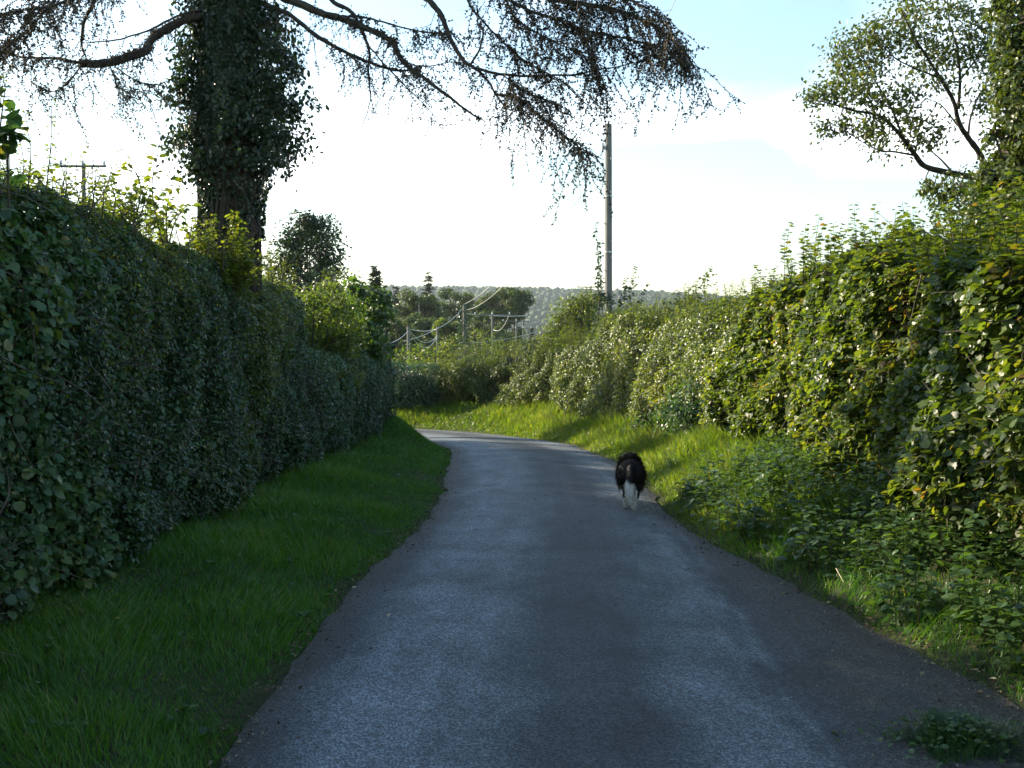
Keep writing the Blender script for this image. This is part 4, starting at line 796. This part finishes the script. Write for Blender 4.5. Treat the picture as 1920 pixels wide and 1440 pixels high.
def fbush(label, blobs, D, mat): massbush('valley_bush', label, 'bush', (P(blobs[0][0], 0, D)[0], D, float(ground_z(P(blobs[0][0], 0, D)[0], D))), B(blobs, D, 1.0), LEAF2, mat, (.10, .18), 420, GB, .05)
fbush('bright green bush at the foot of the thickest far pole', [(755, 665, 22), (775, 660, 24), (742, 680, 18), (780, 690, 24)], 44, M_SPRIG)
fbush('lit green bush round the foot of the slim pole', [(815, 660, 20), (800, 680, 20), (835, 655, 24), (850, 640, 22), (830, 690, 26)], 56, M_SPRIG)
fbush('shaded bush right of the ivied pole foot', [(875, 660, 24), (895, 650, 22), (900, 670, 28), (860, 690, 26)], 55, M_FAR)
fbush('pale bush below the long crossarm pole', [(915, 640, 22), (935, 655, 20), (890, 625, 16), (925, 670, 24)], 66, M_SPRIG)
fbush('dull bush seen over the bend hedge near the twin poles', [(965, 650, 20), (985, 655, 22), (1000, 670, 22)], 62, M_FAR)
# wooded hill
mb = MB(); n = 13000
yy_ = 560 + 1000 * rng.random(n) ** .8; xx = (rng.random(n) - .5) * 2 * (yy_ * .62 + 20)
ridge = np.c_[rng.uniform(-950, 950, 1500), rng.uniform(1440, 1560, 1500)]; xx = np.r_[xx, ridge[:, 0]]; yy_ = np.r_[yy_, ridge[:, 1]]; n = len(xx)
ico_t = (1 + 5 ** .5) / 2
IV = nrm(np.array([(-1, ico_t, 0), (1, ico_t, 0), (-1, -ico_t, 0), (1, -ico_t, 0), (0, -1, ico_t), (0, 1, ico_t), (0, -1, -ico_t), (0, 1, -ico_t), (ico_t, 0, -1), (ico_t, 0, 1), (-ico_t, 0, -1), (-ico_t, 0, 1)]))
IF = [(0, 11, 5), (0, 5, 1), (0, 1, 7), (0, 7, 10), (0, 10, 11), (1, 5, 9), (5, 11, 4), (11, 10, 2), (10, 7, 6), (7, 1, 8), (3, 9, 4), (3, 4, 2), (3, 2, 6), (3, 6, 8), (3, 8, 9), (4, 9, 5), (2, 4, 11), (6, 2, 10), (8, 6, 7), (9, 8, 1)]
sz_ = rng.uniform(2.8, 6.0, n); zz = ground_z(xx, yy_) + sz_ * .8
sel = rng.random(n) > .0
for rep in range(3):
    o3 = rdir(n) * (sz_ * .45)[:, None] * (rep > 0); s3 = sz_ * (1 if rep == 0 else .62)
    scatter(mb, (IV * (1 + .22 * rng.normal(size=(12, 1))), np.array(IF)), np.c_[xx, yy_, zz] + o3, rdir(n), rdir(n), s3, np.clip(.45 + .3 * lump(np.c_[xx, yy_, zz] / 60, .8) + rng.normal(0, .15, n), 0, 1))
tag(mb.build('distant_wood', M_WOOD, smooth=True), 'hazy wood covering the flat-topped hill on the skyline', 'wood', kind='stuff')

# ------------------------------------------------------------------ dog
def dog():
    D = 10.15; base = np.array([(1183 - 960) / F_PX * D, D, .022]); root = thing('dog', 'black and white collie walking away along the lane', 'dog', base)
    caps = []
    def cap(a, b_, r0, r1, sq=(1, 1)): caps.append((np.array(a, float), np.array(b_, float), r0, r1))
    cap((0, .02, .385), (0, .30, .385), .118, .112); cap((0, .30, .385), (0, .58, .385), .112, .128); cap((-.03, .0, .375), (-.03, .06, .36), .115, .11); cap((.03, .0, .375), (.03, .06, .36), .115, .11)
    cap((0, .58, .40), (.0, .74, .41), .115, .075); cap((0, .74, .41), (.0, .85, .40), .072, .070); cap((0, .85, .395), (0, .99, .355), .058, .028)   # neck, head, muzzle
    for sx in (-1, 1): cap((sx * .048, .80, .45), (sx * .062, .79, .49), .022, .008)
    # hind legs: left planted a little forward, right pushing back
    def leg(pts, rs):
        for i in range(len(pts) - 1): cap(pts[i], pts[i + 1], rs[i], rs[i + 1])
    leg([(-.072, .02, .35), (-.080, .09, .255), (-.075, -.045, .155), (-.060, .0, .035), (-.058, .05, .018)], [.085, .060, .030, .020, .020])
    leg([(.072, .0, .35), (.078, .05, .255), (.066, -.12, .185), (.030, -.145, .075), (.022, -.115, .035)], [.085, .060, .030, .020, .021])
    leg([(-.075, .56, .33), (-.075, .53, .20), (-.06, .57, .10), (-.055, .55, .022), (-.055, .59, .018)], [.055, .038, .026, .022, .022])
    leg([(.075, .56, .33), (.07, .60, .20), (.05, .56, .11), (.045, .62, .022), (.045, .66, .018)], [.055, .038, .026, .022, .022])
    # tail hanging, tip curved between the hocks
    leg([(.0, -.10, .43), (-.005, -.155, .36), (-.012, -.175, .27), (-.016, -.185, .19), (-.008, -.175, .125), (.004, -.165, .09)], [.034, .038, .048, .046, .034, .012])
    me = bpy.data.meshes.new('raw'); vs_, fs_ = [], []
    for a, b_, r0, r1 in caps:
        mbt = MB(); d = b_ - a; ln = np.linalg.norm(d); ax = d / ln; w = np.linspace(0, 1, 5); t_ = np.linspace(-np.pi / 2, 0, 5)[:-1]
        pts = np.concatenate([[a + ax * r0 * math.sin(x) for x in t_], [a + d * x for x in w], [b_ + ax * r1 * math.sin(-x) for x in t_[::-1]]]); rs = np.concatenate([[max(.002, r0 * math.cos(x)) for x in t_], r0 + (r1 - r0) * w, [max(.002, r1 * math.cos(x)) for x in t_[::-1]]])
        tube(mbt, pts, rs, None, 12); v0 = len(vs_); vs_ += [tuple(x) for x in np.concatenate(mbt.v)]; fs_ += [tuple(int(y) + v0 for y in x) for x in np.concatenate(mbt.f)]
    me.from_pydata(vs_, [], fs_); tmp = bpy.data.objects.new('raw', me); COL.objects.link(tmp)
    rm = tmp.modifiers.new('r', 'REMESH'); rm.mode = 'VOXEL'; rm.voxel_size = .011
    s_ = tmp.modifiers.new('s', 'SMOOTH'); s_.factor = .5; s_.iterations = 6
    ev = tmp.evaluated_get(bpy.context.evaluated_depsgraph_get()); em = bpy.data.meshes.new_from_object(ev)
    em.calc_loop_triangles(); V = np.array([v.co[:] for v in em.vertices]); T = np.array([t_.vertices[:] for t_ in em.loop_triangles]); NV = np.array([v.normal[:] for v in em.vertices])
    bpy.data.objects.remove(tmp)
    def white(p):
        x, y, z = p[:, 0], p[:, 1], p[:, 2]
        lo = (z < .125 + .015 * lump(p, 12)) ; tl = (y < -.125) & (np.abs(x) < .06) & (z < .30 + .02 * lump(p, 20)); col = (y > .64) & (y < .735); mz = (y > .9); fr = (y > .5) & (z < .27)
        bk = (z < .20) & (np.abs(x) > .085) & (y < .02)
        return np.clip((lo | tl | col | mz | fr | bk).astype(float), 0, 1)
    wv = white(V); yaw = -math.atan2(base[0], base[1]) * .85; RZ = np.array([[math.cos(yaw), -math.sin(yaw), 0], [math.sin(yaw), math.cos(yaw), 0], [0, 0, 1]])
    body = MB().add(V @ RZ.T + base, T, wv); body.build('body', M_COAT, root, smooth=True)
    n = 15000; e1 = V[T[:, 1]] - V[T[:, 0]]; e2 = V[T[:, 2]] - V[T[:, 0]]; ar = np.linalg.norm(np.cross(e1, e2), axis=1); k = rng.choice(len(T), n, p=ar / ar.sum()); b1 = rng.random((n, 2)); fl = b1.sum(1) > 1; b1[fl] = 1 - b1[fl]
    p = V[T[k, 0]] + e1[k] * b1[:, :1] + e2[k] * b1[:, 1:]; nn = nrm(np.cross(e1[k], e2[k])); flow = np.tile([0, -.55, -.85], (n, 1)) + rng.normal(0, .22, (n, 3))
    tip = nrm(flow) + nn * .42; z = p[:, 2]; ln = np.where(z > .2, rng.uniform(.025, .06, n), rng.uniform(.008, .02, n)); tl = (p[:, 1] < -.12) & (np.abs(p[:, 0]) < .08); ln[tl] = rng.uniform(.025, .055, tl.sum()); ln[(p[:, 1] > .76)] *= .35
    mb = MB(); wp = np.clip(white(p) - (rng.random(n) < .06), 0, 1); scatter(mb, BLADE, p @ RZ.T + base, (nn + rdir(n) * .2) @ RZ.T, tip @ RZ.T, ln, wp, widen=.0042 / ln); mb.build('fur', M_COAT, root)['kind'] = 'stuff'
M_COAT, t = newmat('collie_coat'); o = N(t, 'ShaderNodeOutputMaterial'); p = N(t, 'ShaderNodeBsdfPrincipled'); L(t, p.outputs[0], o.inputs[0])
L(t, ramp(t, attr(t, 'rnd').outputs['Fac'], [(.35, (.007, .0065, .0065)), (.65, (.78, .76, .72))]), p.inputs['Base Color']); p.inputs['Roughness'].default_value = .55; p.inputs['Specular IOR Level'].default_value = .3
dog()

# ------------------------------------------------------------------ litter
me = bpy.data.meshes.new('fallen_leaf'); me.from_pydata([tuple(x * 1.0) for x in LEAF4[0]], [], [tuple(int(y) for y in x) for x in LEAF4[1]]); me.materials.append(M_DEAD)
spots = [(1475, 1123), (1555, 1140), (1548, 1180), (1832, 1268), (1853, 1285), (1745, 1185), (1600, 1110), (1020, 935), (733, 1160), (660, 1110), (1765, 1220), (1640, 1165)]
where = ['pale fallen leaf on grit beside the nettle edge, nearest the lane bend', 'curled pale leaf on grit below the dry bent stem', 'small leaf lying on the dark patch of the gritty strip', 'pale sliver of leaf at the right end of the gritty edge', 'brown leaf at the right frame edge on the grit', 'brown leaf under the overhanging nettles', 'leaf tucked at the nettle foot near the dry stem', 'tiny pale leaf in the middle of the lane', 'leaf on the left lane edge nearest the camera', 'leaf at the left grass edge of the lane', 'brown leaf between nettles and the weed tuft', 'dull leaf on grit at the bank foot']
for (x, y), lb in zip(spots, where):
    D = CAM_H * F_PX / (y - HOR); ob = bpy.data.objects.new('fallen_leaf', me); COL.objects.link(ob); q = P(x, y, D); ob.location = (q[0], q[1], .03); ob.rotation_euler = (rng.normal(0, .25), rng.normal(0, .25), rng.uniform(0, 6.28)); ob.scale = (rng.uniform(.03, .05),) * 3
    tag(ob, lb, 'leaf', 'fallen leaves on the lane')
q = P(1575, 1078, 6.4); mb = MB(); tube(mb, np.array([P(1568, 1066, 6.5), P(1582, 1092, 6.3)]), .004, .003, 5); tube(mb, spline([P(1567, 1066, 6.5), P(1600, 1075, 6.5), P(1638, 1084, 6.5)], 6), .004, .002, 5)
tag(mb.build('dry_stem', M_STRAW), 'bent dry straw-coloured stem lying on the nettle edge', 'stem')
fl = thing('yellow_flower', 'tiny yellow flower in the dark grass below the left hedge', 'flower', P(222, 1168, 5.55)); c = P(222, 1160, 5.55); mb = MB(); tube(mb, np.array([c + [0, 0, -.12], c]), .0025, .002, 4); mb.build('stem', M_STEM, fl)
mb = MB(); a = np.linspace(0, 6.28, 9)[:-1]; scatter(mb, LEAF2, np.tile(c, (8, 1)), np.c_[-np.cos(a) * .4, -np.sin(a) * .4, np.ones(8)], np.c_[np.cos(a), np.sin(a), np.full(8, .5)], .022, .5); mb.build('petals', M_YEL, fl)
# loose grit on the widened strip and along the edges
mb = MB(); n = 5200; s = s_at(3.2) + (s_at(14) - s_at(3.2)) * rng.random(n) ** 1.3; c = np.stack([np.interp(s, SL, CEN[:, 0]), np.interp(s, SL, CEN[:, 1])], -1); rg = np.stack([np.interp(s, SL, RGT[:, 0]), np.interp(s, SL, RGT[:, 1])], -1)
wr = np.interp(s, SL, WR); wl = np.interp(s, SL, WL); e = rng.random(n); off = np.where(e < .75, wr - rng.exponential(.28, n), -wl + rng.exponential(.10, n)); off = np.clip(off, -1.3, 3)
pz = .035 * (1 - np.minimum(1, np.abs(off) / 1.2) ** 2) + .002
scatter(mb, CONE, np.c_[c + rg * off[:, None], pz], rdir(n), rdir(n), rng.uniform(.004, .013, n), rng.random(n), widen=1.6)
tag(mb.build('gravel', M_GRIT), 'loose grit scattered along the lane edges', 'grit', kind='stuff')

# ------------------------------------------------------------------ air
mb = MB(); x0, x1, y0, y1, z0, z1 = -2600, 2600, -300, 3600, -40, 165
V = np.array([(x, y, z) for x in (x0, x1) for y in (y0, y1) for z in (z0, z1)]); Fq = [(0, 1, 3, 2), (4, 6, 7, 5), (0, 4, 5, 1), (2, 3, 7, 6), (0, 2, 6, 4), (1, 5, 7, 3)]
mh, t = newmat('air'); o = N(t, 'ShaderNodeOutputMaterial'); pv = N(t, 'ShaderNodeVolumePrincipled'); pv.inputs['Color'].default_value = (.78, .90, 1, 1); pv.inputs['Density'].default_value = .00014; pv.inputs['Anisotropy'].default_value = .35
L(t, pv.outputs[0], o.inputs['Volume'])
HZ = mb.add(V, [x for a, b_, c, d in Fq for x in ((a, b_, c), (a, c, d))]).build('haze', mh); tag(HZ, 'thin pale haze in the air over the valley', 'haze', kind='stuff')
print('TRIS', sum(len(o.data.polygons) for o in bpy.data.objects if o.type == 'MESH'))
